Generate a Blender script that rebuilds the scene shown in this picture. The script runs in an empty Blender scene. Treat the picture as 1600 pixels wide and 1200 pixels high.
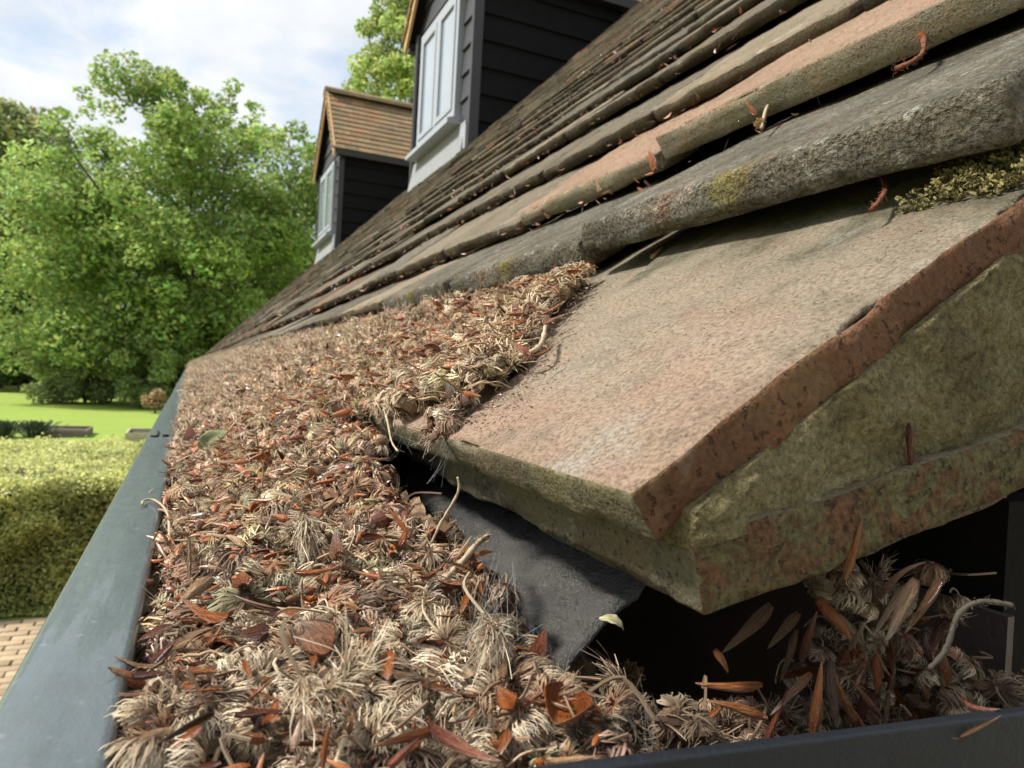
import bpy, math, numpy as np
from mathutils import Vector, Matrix
rad = math.radians
rng = np.random.default_rng(7)
scene = bpy.context.scene
COL = scene.collection

# ---------------------------------------------------------------- camera, sky, sun, exposure
def make_camera():
    f = 1110.0
    th = math.atan(504 / f); pt = math.atan(10.6 / f); ro = rad(3)
    F = Vector((math.sin(th), math.cos(th), 0)); R = Vector((math.cos(th), -math.sin(th), 0)); U = Vector((0, 0, 1))
    F, U = F * math.cos(pt) - U * math.sin(pt), U * math.cos(pt) + F * math.sin(pt)
    R, U = R * math.cos(ro) + U * math.sin(ro), -R * math.sin(ro) + U * math.cos(ro)
    cd = bpy.data.cameras.new('camera'); cam = bpy.data.objects.new('camera', cd); COL.objects.link(cam)
    cam.matrix_world = Matrix(((R.x, U.x, -F.x, 0), (R.y, U.y, -F.y, 0), (R.z, U.z, -F.z, 0), (0, 0, 0, 1)))
    cd.sensor_width = 36; cd.lens = 36 * f / 1600
    cd.clip_start = 0.004; cd.clip_end = 3000
    cd.dof.use_dof = True; cd.dof.focus_distance = 0.155; cd.dof.aperture_fstop = 48
    scene.camera = cam
make_camera()

SUN_DIR = Vector((-0.64, 0.19, 0.72)).normalized()
def make_light():
    w = bpy.data.worlds.new('World'); scene.world = w; w.use_nodes = True
    nt = w.node_tree; N = nt.nodes; L = nt.links; N.clear()
    out = N.new('ShaderNodeOutputWorld'); bg = N.new('ShaderNodeBackground'); bg.inputs[1].default_value = 0.10
    sky = N.new('ShaderNodeTexSky'); sky.sky_type = 'NISHITA'; sky.sun_disc = False
    sky.sun_elevation = math.asin(SUN_DIR.z); sky.sun_rotation = math.atan2(SUN_DIR.x, SUN_DIR.y)
    tc = N.new('ShaderNodeTexCoord'); sep = N.new('ShaderNodeSeparateXYZ'); L.new(tc.outputs['Generated'], sep.inputs[0])
    mx = N.new('ShaderNodeMath'); mx.operation = 'MAXIMUM'; mx.inputs[1].default_value = 0.0; L.new(sep.outputs['Z'], mx.inputs[0])
    ad = N.new('ShaderNodeMath'); ad.inputs[1].default_value = 0.22; L.new(mx.outputs[0], ad.inputs[0])
    cmb = N.new('ShaderNodeCombineXYZ')
    for k in ('X', 'Y'):
        dv = N.new('ShaderNodeMath'); dv.operation = 'DIVIDE'; L.new(sep.outputs[k], dv.inputs[0]); L.new(ad.outputs[0], dv.inputs[1]); L.new(dv.outputs[0], cmb.inputs[k])
    n1 = N.new('ShaderNodeTexNoise'); n1.inputs['Scale'].default_value = 2.1; n1.inputs['Detail'].default_value = 7; n1.inputs['Roughness'].default_value = .55; n1.inputs['Distortion'].default_value = .25
    L.new(cmb.outputs[0], n1.inputs['Vector'])
    n2 = N.new('ShaderNodeTexNoise'); n2.inputs['Scale'].default_value = 4.5; n2.inputs['Detail'].default_value = 6
    L.new(cmb.outputs[0], n2.inputs['Vector'])
    r1 = N.new('ShaderNodeValToRGB'); r1.color_ramp.elements[0].position = .35; r1.color_ramp.elements[1].position = .52
    L.new(n1.outputs['Fac'], r1.inputs[0])
    r2 = N.new('ShaderNodeValToRGB'); e = r2.color_ramp.elements; e[0].position = .33; e[0].color = (4.2, 4.45, 4.75, 1); e[1].position = .62; e[1].color = (5.1, 5.2, 5.3, 1)
    L.new(n2.outputs['Fac'], r2.inputs[0])
    # thin high cloud keeps even the gaps milky
    milk = N.new('ShaderNodeMix'); milk.data_type = 'RGBA'; milk.inputs['Factor'].default_value = .55
    L.new(sky.outputs[0], milk.inputs[6]); milk.inputs[7].default_value = (3.5, 4.2, 5.0, 1)
    mix = N.new('ShaderNodeMix'); mix.data_type = 'RGBA'
    L.new(r1.outputs[0], mix.inputs['Factor']); L.new(milk.outputs[2], mix.inputs[6]); L.new(r2.outputs[0], mix.inputs[7])
    L.new(mix.outputs[2], bg.inputs[0]); L.new(bg.outputs[0], out.inputs[0])
    sd = bpy.data.lights.new('sun', 'SUN'); so = bpy.data.objects.new('sun', sd); COL.objects.link(so)
    sd.energy = 3.9; sd.angle = rad(9); sd.color = (1, .95, .87)
    so.rotation_euler = SUN_DIR.to_track_quat('Z', 'Y').to_euler()
make_light()
scene.view_settings.view_transform = 'Standard'; scene.view_settings.look = 'None'
scene.view_settings.exposure = 0.98; scene.view_settings.gamma = 1.0
try: scene.view_settings.use_curve_mapping = False
except Exception: pass
scene.cycles.max_bounces = 8; scene.cycles.transparent_max_bounces = 8; scene.cycles.transmission_bounces = 4
scene.cycles.caustics_reflective = False; scene.cycles.caustics_refractive = False

# ---------------------------------------------------------------- helpers
def vnoise(p, seed=0):
    p = np.asarray(p, float); i = np.floor(p).astype(np.int64); fr = p - i; fr = fr * fr * (3 - 2 * fr)
    def h(a, b, c):
        n = (a * 374761393 + b * 668265263 + c * 2147483647 * 7 + seed * 974711) & 0xffffffff
        n = ((n ^ (n >> 13)) * 1274126177) & 0xffffffff
        n = ((n ^ (n >> 15)) * 2246822519) & 0xffffffff
        return ((n ^ (n >> 16)) & 0xffff) / 32767.5 - 1
    r = 0
    for dx in (0, 1):
        for dy in (0, 1):
            for dz in (0, 1):
                w = (fr[:, 0] if dx else 1 - fr[:, 0]) * (fr[:, 1] if dy else 1 - fr[:, 1]) * (fr[:, 2] if dz else 1 - fr[:, 2])
                r = r + w * h(i[:, 0] + dx, i[:, 1] + dy, i[:, 2] + dz)
    return r
def fbm(p, seed=0, oct=3):
    r = 0; a = 1.0
    for k in range(oct): r = r + a * vnoise(np.asarray(p) * 2 ** k, seed + k * 17); a *= .5
    return r

def mesh(name, V, Fs, mats=(), midx=None, cols=None, smooth=False):
    """one mesh from vertices and a list of face arrays (triangles and quads may be mixed)"""
    if isinstance(Fs, np.ndarray): Fs = [Fs]
    Fs = [np.asarray(f, np.int32) for f in Fs if len(f)]
    V = np.asarray(V, np.float32).reshape(-1, 3)
    me = bpy.data.meshes.new(name)
    me.vertices.add(len(V)); me.vertices.foreach_set('co', V.ravel())
    ll = np.concatenate([f.ravel() for f in Fs]); tot = np.concatenate([np.full(len(f), f.shape[1], np.int32) for f in Fs])
    st = np.concatenate([[0], np.cumsum(tot)[:-1]]).astype(np.int32)
    me.loops.add(len(ll)); me.loops.foreach_set('vertex_index', ll.astype(np.int32))
    me.polygons.add(len(tot)); me.polygons.foreach_set('loop_start', st); me.polygons.foreach_set('loop_total', tot)
    if midx is not None: me.polygons.foreach_set('material_index', np.asarray(midx, np.int32))
    me.polygons.foreach_set('use_smooth', np.full(len(tot), smooth))
    if cols is not None:
        a = me.color_attributes.new('Col', 'FLOAT_COLOR', 'POINT')
        c = np.ones((len(V), 4), np.float32); c[:, :3] = cols; a.data.foreach_set('color', c.ravel())
    for m in mats: me.materials.append(m)
    me.update(); me.validate()
    return me

def obj(name, me, parent=None, mat=None, label=None, cat=None, group=None, kind=None):
    o = bpy.data.objects.new(name, me); COL.objects.link(o)
    if parent is not None: o.parent = parent
    if mat is not None: o.matrix_local = mat
    if label: o['label'] = label
    if cat: o['category'] = cat
    if group: o['group'] = group
    if kind: o['kind'] = kind
    return o

class MB:
    def __init__(s): s.V = []; s.Q = []; s.T = []; s.C = []; s.n = 0
    def add(s, V, Q=None, T=None, C=None):
        V = np.asarray(V, float).reshape(-1, 3); s.V.append(V)
        if Q is not None and len(Q): s.Q.append(np.asarray(Q) + s.n)
        if T is not None and len(T): s.T.append(np.asarray(T) + s.n)
        s.C.append(np.broadcast_to(np.asarray(C if C is not None else (1, 1, 1), float), V.shape)); s.n += len(V)
    def box(s, a, b, C=None):
        a = np.minimum(a, b); b = np.maximum(np.asarray(a), b) if False else np.maximum(a, b)
        x0, y0, z0 = a; x1, y1, z1 = b
        V = [(x0, y0, z0), (x1, y0, z0), (x1, y1, z0), (x0, y1, z0), (x0, y0, z1), (x1, y0, z1), (x1, y1, z1), (x0, y1, z1)]
        s.add(V, BOXQ, None, C)
    def hexa(s, V, C=None): s.add(V, BOXQ, None, C)
    def tube(s, P, r, n=5, C=None, cap=True):
        V, Q, T = tube(P, r, n, cap); s.add(V, Q, T, C)
    def mesh(s, name, mats=(), smooth=False, cols=True):
        f = []
        if s.Q: f.append(np.concatenate(s.Q))
        if s.T: f.append(np.concatenate(s.T))
        return mesh(name, np.concatenate(s.V), f, mats, None, np.concatenate(s.C) if cols else None, smooth)
BOXQ = np.array([(0, 3, 2, 1), (4, 5, 6, 7), (0, 1, 5, 4), (1, 2, 6, 5), (2, 3, 7, 6), (3, 0, 4, 7)])

def smooth_path(P, k=4):
    P = np.asarray(P, float)
    if len(P) < 3: return P
    out = []
    for i in range(len(P) - 1):
        p0 = P[max(i - 1, 0)]; p1 = P[i]; p2 = P[i + 1]; p3 = P[min(i + 2, len(P) - 1)]
        for t in np.linspace(0, 1, k, endpoint=False):
            out.append(.5 * (2 * p1 + (p2 - p0) * t + (2 * p0 - 5 * p1 + 4 * p2 - p3) * t * t + (3 * p1 - p0 - 3 * p2 + p3) * t ** 3))
    out.append(P[-1]); return np.array(out)
def tube(P, r, n=5, cap=True):
    P = np.asarray(P, float); m = len(P); r = np.broadcast_to(np.asarray(r, float), (m,))
    T = np.gradient(P, axis=0); T /= np.linalg.norm(T, axis=1)[:, None] + 1e-12
    ref = np.array([0, 0, 1.]) if abs(T[0, 2]) < .9 else np.array([1., 0, 0])
    V = []; u = np.cross(T[0], ref); u /= np.linalg.norm(u)
    for i in range(m):
        u = u - T[i] * (u @ T[i]); u /= np.linalg.norm(u) + 1e-12; w = np.cross(T[i], u)
        for k in range(n):
            a = 2 * math.pi * k / n; V.append(P[i] + r[i] * (math.cos(a) * u + math.sin(a) * w))
    Q = [(i * n + k, i * n + (k + 1) % n, (i + 1) * n + (k + 1) % n, (i + 1) * n + k) for i in range(m - 1) for k in range(n)]
    Tt = []
    if cap:
        V += [P[0], P[-1]]; a = m * n
        Tt = [(a, (k + 1) % n, k) for k in range(n)] + [(a + 1, (m - 1) * n + k, (m - 1) * n + (k + 1) % n) for k in range(n)]
    return np.array(V), np.array(Q), np.array(Tt).reshape(-1, 3)

def slab(W, L, T, nx, ny, nz, r, amp=0., freq=60, chip=0., camber=0., seed=0, shear=None):
    """rounded, slightly uneven slab: x 0..W, y 0..L, z 0..T; tags 0 top, 1 bottom, 2 tail y=0, 3 head, 4 x=0, 5 x=W"""
    def ax(D, n):
        if n <= 1: return np.array([0, D])
        e = [0, r * .35, r] if n > 3 else [0]
        inner = np.linspace(e[-1], D - e[-1], max(n - 2 * (len(e) - 1), 1) + 1)
        return np.concatenate([e[:-1], inner, D - np.array(e[:-1][::-1])])
    xs, ys, zs = ax(W, nx), ax(L, ny), ax(T, nz); X, Y, Z = len(xs), len(ys), len(zs)
    idx = {}; V = []; Q = []; tag = []
    def v(i, j, k):
        key = (i, j, k)
        if key not in idx: idx[key] = len(V); V.append((xs[i], ys[j], zs[k]))
        return idx[key]
    for k, t in ((0, 1), (Z - 1, 0)):
        for i in range(X - 1):
            for j in range(Y - 1):
                q = (v(i, j, k), v(i + 1, j, k), v(i + 1, j + 1, k), v(i, j + 1, k)); Q.append(q if t == 0 else q[::-1]); tag.append(t)
    for j, t in ((0, 2), (Y - 1, 3)):
        for i in range(X - 1):
            for k in range(Z - 1):
                q = (v(i, j, k), v(i + 1, j, k), v(i + 1, j, k + 1), v(i, j, k + 1)); Q.append(q if t == 2 else q[::-1]); tag.append(t)
    for i, t in ((0, 4), (X - 1, 5)):
        for j in range(Y - 1):
            for k in range(Z - 1):
                q = (v(i, j, k), v(i, j + 1, k), v(i, j + 1, k + 1), v(i, j, k + 1)); Q.append(q[::-1] if t == 4 else q); tag.append(t)
    V = np.array(V, float); D = np.array([W, L, T])
    q = np.clip(V, r, D - r); d = V - q; ln = np.linalg.norm(d, axis=1); nrm = d / (ln[:, None] + 1e-9)
    edge = (np.count_nonzero(np.abs(d) > r * .6, axis=1) >= 2)
    P = q + nrm * np.minimum(ln, r)[:, None]
    if amp:
        P = P + nrm * (amp * fbm(V * freq + seed * 3.1, seed))[:, None]
    if chip:
        n1 = fbm(V * freq * 2.2 + 11 + seed, seed + 5); n2 = fbm(V * freq * .6 + 5 + seed, seed + 9)
        c = np.clip(n1 * .6 + n2 - .05, 0, 1.2) * chip
        P = P - nrm * (c * edge)[:, None]
    if camber:
        P[:, 2] += camber * (((P[:, 1] - L * .5) / (L * .5)) ** 2) * -1 + camber * .4 * ((P[:, 0] - W * .5) / (W * .5)) ** 2 * -1
    if shear: P = shear(P)
    return P, np.array(Q), np.array(tag)

# ---------------------------------------------------------------- materials
class NT:
    def __init__(s, name):
        s.m = bpy.data.materials.new(name); s.m.use_nodes = True; s.t = s.m.node_tree; s.t.nodes.clear()
        s.out = s.n('ShaderNodeOutputMaterial')
    def n(s, typ, **kw):
        nd = s.t.nodes.new(typ)
        for k, v in kw.items(): setattr(nd, k, v)
        return nd
    def set(s, sock, v):
        if isinstance(v, bpy.types.NodeSocket): s.t.links.new(v, sock)
        elif isinstance(v, (tuple, list)) and len(v) == 3 and sock.type == 'RGBA': sock.default_value = (*v, 1)
        else: sock.default_value = v
    def noise(s, scale, detail=4, rough=.55, vec=None, dist=0., out='Fac'):
        nd = s.n('ShaderNodeTexNoise'); nd.inputs['Scale'].default_value = scale; nd.inputs['Detail'].default_value = detail
        nd.inputs['Roughness'].default_value = rough; nd.inputs['Distortion'].default_value = dist
        if vec is not None: s.set(nd.inputs['Vector'], vec)
        return nd.outputs[out]
    def coord(s, which='Object', scale=None):
        tc = s.n('ShaderNodeTexCoord').outputs[which]
        if scale is None: return tc
        mp = s.n('ShaderNodeMapping'); s.set(mp.inputs['Vector'], tc); mp.inputs['Scale'].default_value = scale; return mp.outputs[0]
    def ramp(s, fac, stops):
        r = s.n('ShaderNodeValToRGB'); e = r.color_ramp.elements
        while len(e) < len(stops): e.new(.5)
        for k, (p, c) in enumerate(stops):
            e[k].position = p; e[k].color = (*c, 1) if isinstance(c, (tuple, list)) else (c, c, c, 1)
        s.set(r.inputs[0], fac); return r.outputs[0]
    def mix(s, fac, a, b, mode='MIX'):
        m = s.n('ShaderNodeMix', data_type='RGBA', blend_type=mode); s.set(m.inputs[0], fac); s.set(m.inputs[6], a); s.set(m.inputs[7], b); return m.outputs[2]
    def math(s, op, a, b=0., clamp=False):
        m = s.n('ShaderNodeMath', operation=op, use_clamp=clamp); s.set(m.inputs[0], a); s.set(m.inputs[1], b); return m.outputs[0]
    def bump(s, h, dist, strength=1., nrm=None):
        b = s.n('ShaderNodeBump'); b.inputs['Distance'].default_value = dist; b.inputs['Strength'].default_value = strength
        s.set(b.inputs['Height'], h)
        if nrm is not None: s.set(b.inputs['Normal'], nrm)
        return b.outputs[0]
    def pbr(s, col, rough=.8, nrm=None, trans=0., metal=0., spec=.5, coat=0.):
        p = s.n('ShaderNodeBsdfPrincipled'); s.set(p.inputs['Base Color'], col); s.set(p.inputs['Roughness'], rough)
        p.inputs['Metallic'].default_value = metal; p.inputs['Specular IOR Level'].default_value = spec; p.inputs['Coat Weight'].default_value = coat
        if nrm is not None: s.set(p.inputs['Normal'], nrm)
        sh = p.outputs[0]
        if trans:
            t = s.n('ShaderNodeBsdfTranslucent'); s.set(t.inputs[0], col)
            mx = s.n('ShaderNodeMixShader'); mx.inputs[0].default_value = trans
            s.t.links.new(sh, mx.inputs[1]); s.t.links.new(t.outputs[0], mx.inputs[2]); sh = mx.outputs[0]
        s.t.links.new(sh, s.out.inputs[0]); return s.m
    def attr(s, name='Col'):
        a = s.n('ShaderNodeAttribute'); a.attribute_name = name; return a.outputs['Color']
    def oinfo(s, k='Random'): return s.n('ShaderNodeObjectInfo').outputs[k]

def mat_plain(name, col, rough=.7, var=.25, scale=8, bump=0., bscale=40, trans=0., spec=.5, which='Object'):
    n = NT(name); co = n.coord(which)
    f = n.noise(scale, 5, .6, co)
    c = n.mix(f, tuple(x * (1 - var) for x in col), tuple(min(1, x * (1 + var)) for x in col))
    nb = n.bump(n.noise(bscale, 5, .6, co), bump) if bump else None
    return n.pbr(c, rough, nb, trans, spec=spec)

def mat_attr(name, rough=.8, trans=0., var=.3, scale=300, bump=0., bscale=900, spec=.4, orand=False):
    n = NT(name); co = n.coord('Object'); c = n.attr()
    f = n.noise(scale, 4, .6, co)
    c = n.mix(1.0, c, n.ramp(f, [(.25, 1 - var), (.75, 1 + var * .6)]), 'MULTIPLY')
    if orand: c = n.mix(1.0, c, n.ramp(n.oinfo(), [(0, .7), (1, 1.25)]), 'MULTIPLY')
    nb = n.bump(n.noise(bscale, 4, .6, co), bump) if bump else None
    return n.pbr(c, rough, nb, trans, spec=spec)

def mat_tile(name, src, grain=1400., gdist=.0006, lichen=.5, white=.3, olive=.4, rough=.9):
    """weathered sand faced clay: base colour per tile, blotches, lichen and grain"""
    n = NT(name); co = n.coord('Object')
    if src == 'object': base = n.oinfo('Color'); rnd = n.oinfo('Random'); 
    elif src == 'attr': base = n.attr(); rnd = None
    else: base = src; rnd = None
    if rnd is not None:
        va = n.n('ShaderNodeVectorMath', operation='ADD'); n.set(va.inputs[0], co)
        sc = n.math('MULTIPLY', rnd, 17.0); n.set(va.inputs[1], sc); co = va.outputs[0]
    big = n.noise(22, 5, .6, co); mid = n.noise(90, 5, .65, co); fine = n.noise(grain, 3, .6, co); fine2 = n.noise(grain * .33, 3, .6, co)
    c = n.mix(n.ramp(big, [(.35, 0), (.68, .75)]), base, n.mix(1.0, base, (.55, .60, .55), 'MULTIPLY'))
    c = n.mix(n.math('MULTIPLY', n.ramp(mid, [(.45, 0), (.7, 1)]), .5), c, n.mix(1.0, base, (1.25, .95, .75), 'MULTIPLY'))
    ol = n.noise(31, 5, .65, n.coord('Object', (1, 1.3, 1)), .5)
    c = n.mix(n.math('MULTIPLY', n.ramp(ol, [(.5, 0), (.66, 1)]), olive), c, (.155, .135, .06))
    wl = n.noise(44, 6, .7, co, 1.2)
    c = n.mix(n.math('MULTIPLY', n.ramp(wl, [(.58, 0), (.72, 1)]), white), c, (.5, .48, .43))
    li = n.noise(150, 4, .6, co)
    c = n.mix(n.math('MULTIPLY', n.ramp(li, [(.6, 0), (.7, 1)]), lichen), c, (.27, .26, .2))
    c = n.mix(1.0, c, n.ramp(fine, [(.3, .72), (.7, 1.22)]), 'MULTIPLY')
    pt = n.ramp(n.noise(620, 3, .6, co), [(.30, 1), (.40, 0)])
    c = n.mix(n.math('MULTIPLY', pt, .3), c, n.mix(1.0, c, (.28, .27, .26), 'MULTIPLY'))
    h = n.math('ADD', n.math('MULTIPLY', fine, .6), n.math('ADD', n.math('MULTIPLY', fine2, .9), n.math('MULTIPLY', mid, 1.2)))
    h = n.math('SUBTRACT', h, n.math('MULTIPLY', pt, 1.3))
    return n.pbr(c, rough, n.bump(h, gdist), spec=.25)

# ================================================================ SETTING: ground, path
GZ = -2.5
def make_ground():
    xs = np.unique(np.concatenate([np.linspace(-400, 400, 41), np.linspace(-30, 30, 61)])); ys = np.unique(np.concatenate([np.linspace(-300, 500, 41), np.linspace(-5, 60, 66)]))
    X, Y = np.meshgrid(xs, ys, indexing='ij')
    Z = GZ + np.clip((Y - 14) / 30, 0, 1) * (.10 * np.sin(X * .16 + 1) + .10 * np.sin(Y * .13 + X * .05))
    V = np.stack([X, Y, Z], -1).reshape(-1, 3); a, b = len(xs), len(ys)
    I = np.arange(a * b).reshape(a, b)
    Q = np.stack([I[:-1, :-1], I[1:, :-1], I[1:, 1:], I[:-1, 1:]], -1).reshape(-1, 4)
    n = NT('lawn_grass'); co = n.coord('Object')
    c = n.ramp(n.noise(.35, 5, .6, co), [(.3, (.20, .28, .045)), (.7, (.29, .365, .065))])
    c = n.mix(.5, c, n.ramp(n.noise(6, 5, .7, co), [(.3, (.18, .26, .04)), (.7, (.33, .43, .09))]))
    c = n.mix(.35, c, n.ramp(n.noise(40, 4, .7, co), [(.3, (.15, .23, .04)), (.7, (.34, .45, .09))]))
    m = n.pbr(c, .75, n.bump(n.noise(35, 4, .7, co), .03), trans=.0, spec=.2)
    obj('lawn', mesh('lawn', V, Q, [m], smooth=True), kind='structure')
make_ground()

def make_path():
    m = mat_plain('path_sand', (.26, .21, .15), .95, .3, 30, .003, 200)
    b = MB(); b.box((-9, -40, GZ - .05), (14, .11, GZ + .03)); b.box((-9, .11, GZ - .05), (.31, 7.72, GZ + .03)); p = obj('path', b.mesh('path', [m]), kind='structure')  # wide unseen part behind the camera added for warm neutral bounce light
    pm = NT('paver_stone'); c = pm.mix(pm.noise(25, 5, .6, pm.coord()), (.30, .22, .13), (.48, .37, .24)); c = pm.mix(1.0, c, pm.ramp(pm.oinfo(), [(0, .7), (1, 1.2)]), 'MULTIPLY')
    pmat = pm.pbr(c, .9, pm.bump(pm.noise(60, 5, .6, pm.coord()), .004))
    V, Q, t = slab(.21, .105, .03, 4, 3, 3, .006, .001, 30, 0, 0, 3)
    pme = mesh('paver', V, Q, [pmat], smooth=True)
    for j in range(24):
        for i in range(11):
            x = -2.5 + i * .222 + (j % 2) * .11; y = 5.0 + j * .114
            obj('paver', pme, p, Matrix.Translation((x + rng.normal(0, .003), y, GZ + .022 + rng.normal(0, .002))) @ Matrix.Rotation(rng.normal(0, .02), 4, 'Z'))
make_path()

# ================================================================ HOUSE
def empty(name, loc=(0, 0, 0), parent=None, **kw):
    o = bpy.data.objects.new(name, None); COL.objects.link(o); o.empty_display_size = .1
    if parent is not None: o.parent = parent
    o.location = loc
    for k, v in kw.items(): o[k] = v
    return o
house = empty('tiled_house', label='old house with a mossy clay tiled roof and two black boarded dormers', category='house')

M_edge = mat_tile('tile_edge_mossy', (.135, .115, .075), 1200, .0005, .5, .06, .6)
M_cut = mat_tile('clay_cut_edge', (.128, .062, .032), 900, .0008, .15, .03, .45)
M_sand = None
def make_sand():
    n = NT('tile_sand_face'); co = n.coord('Object')
    sx = n.n('ShaderNodeSeparateXYZ'); n.set(sx.inputs[0], co)
    big = n.noise(28, 5, .6, co); mid = n.noise(85, 6, .65, co); fine = n.noise(1000, 5, .8, co); f2 = n.noise(420, 4, .7, co)
    str_ = n.noise(1.0, 5, .6, n.coord('Object', (160, 40, 160)), .4)
    up = n.math('MULTIPLY', sx.outputs['Y'], 8.5)            # weathered darker and greener towards the lap of the next course
    t = n.math('ADD', up, n.math('MULTIPLY', n.math('SUBTRACT', big, .5), 1.6))
    c = n.ramp(t, [(.0, (.47, .32, .23)), (.3, (.45, .345, .25)), (.75, (.335, .285, .205)), (1.0, (.15, .135, .085))])
    c = n.mix(n.math('MULTIPLY', n.ramp(mid, [(.5, 0), (.7, 1)]), .55), c, (.21, .175, .115))
    pk = n.noise(36, 5, .6, n.coord('Object', (1, 1.6, 1)), .3)
    c = n.mix(n.math('MULTIPLY', n.ramp(pk, [(.53, 0), (.68, 1)]), .35), c, (.42, .255, .18))
    w = n.noise(26, 8, .75, n.coord('Object', (1.1, 1.0, 1)), .3)
    c = n.mix(n.math('MULTIPLY', n.ramp(w, [(.56, 0), (.72, 1)]), .65), c, (.55, .52, .47))
    c = n.mix(n.math('MULTIPLY', n.ramp(str_, [(.5, 0), (.75, 1)]), .2), c, (.20, .165, .11))
    c = n.mix(1.0, c, n.ramp(fine, [(.36, .48), (.50, 1.05), (.66, 1.4)]), 'MULTIPLY')
    h = n.math('ADD', n.math('MULTIPLY', fine, 1.1), n.math('ADD', n.math('MULTIPLY', f2, .7), n.math('MULTIPLY', mid, .6)))
    return n.pbr(c, .92, n.bump(h, .0019), spec=.2)
M_sand = make_sand()
M_tile = mat_tile('roof_tile_clay', 'object')
M_tile_far = mat_tile('roof_tile_far', 'attr', 400, .0012, .4, .25, .35)
n_ = NT('tile_front_algae_shade'); c_ = n_.mix(1.0, n_.oinfo('Color'), (.40, .38, .33), 'MULTIPLY'); c_ = n_.mix(n_.ramp(n_.noise(60, 5, .65, n_.coord()), [(.5, 0), (.7, .5)]), c_, (.10, .085, .04)); c_ = n_.mix(1.0, c_, n_.ramp(n_.noise(700, 4, .7, n_.coord()), [(.3, .5), (.7, 1.4)]), 'MULTIPLY')  # algae on the fronts, plus their shade painted in as a darker tile colour
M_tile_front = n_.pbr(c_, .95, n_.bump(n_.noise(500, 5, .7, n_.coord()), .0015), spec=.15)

TT = .0105; TL = .265; TW = .163
def course(k):
    if k == 1: return (.0590, -.0220), 33.0
    if k == 2: return (.1400, .0470), 30.5
    s = .1 * (k - 3) ; c = rad(45)
    x, z = .2070 + s * math.cos(c), .1040 + s * math.sin(c)
    return (x, z), (37.5 if k == 3 else 39.0)
def roof_wave(y, k):
    return .0025 * math.sin(y * 1.9 + k * .35) + .004 * math.sin(y * .63 + k * .12 + 1) if k > 4 else 0
def tile_matrix(p, z_off, yfar, tilt, yaw=0., roll=0.):
    t = rad(tilt); ex = Vector((0, -1, 0)); ey = Vector((math.cos(t), 0, math.sin(t))); ez = ex.cross(ey)
    R = Matrix((ex, ey, ez)).transposed().to_4x4()
    o = Vector((p[0], yfar, p[1])) + ez * z_off
    return Matrix.Translation(o) @ R @ Matrix.Rotation(yaw, 4, 'Z') @ Matrix.Rotation(roll, 4, 'Y')

PAL = [(.085, .074, .056), (.11, .09, .066), (.145, .12, .088), (.23, .125, .078), (.16, .13, .093), (.12, .105, .083)]
def tile_colour(r):
    c = np.array(PAL[r.choice(6, p=[.24, .26, .2, .08, .12, .10])]) * r.uniform(.62, 1.32); return c

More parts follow.
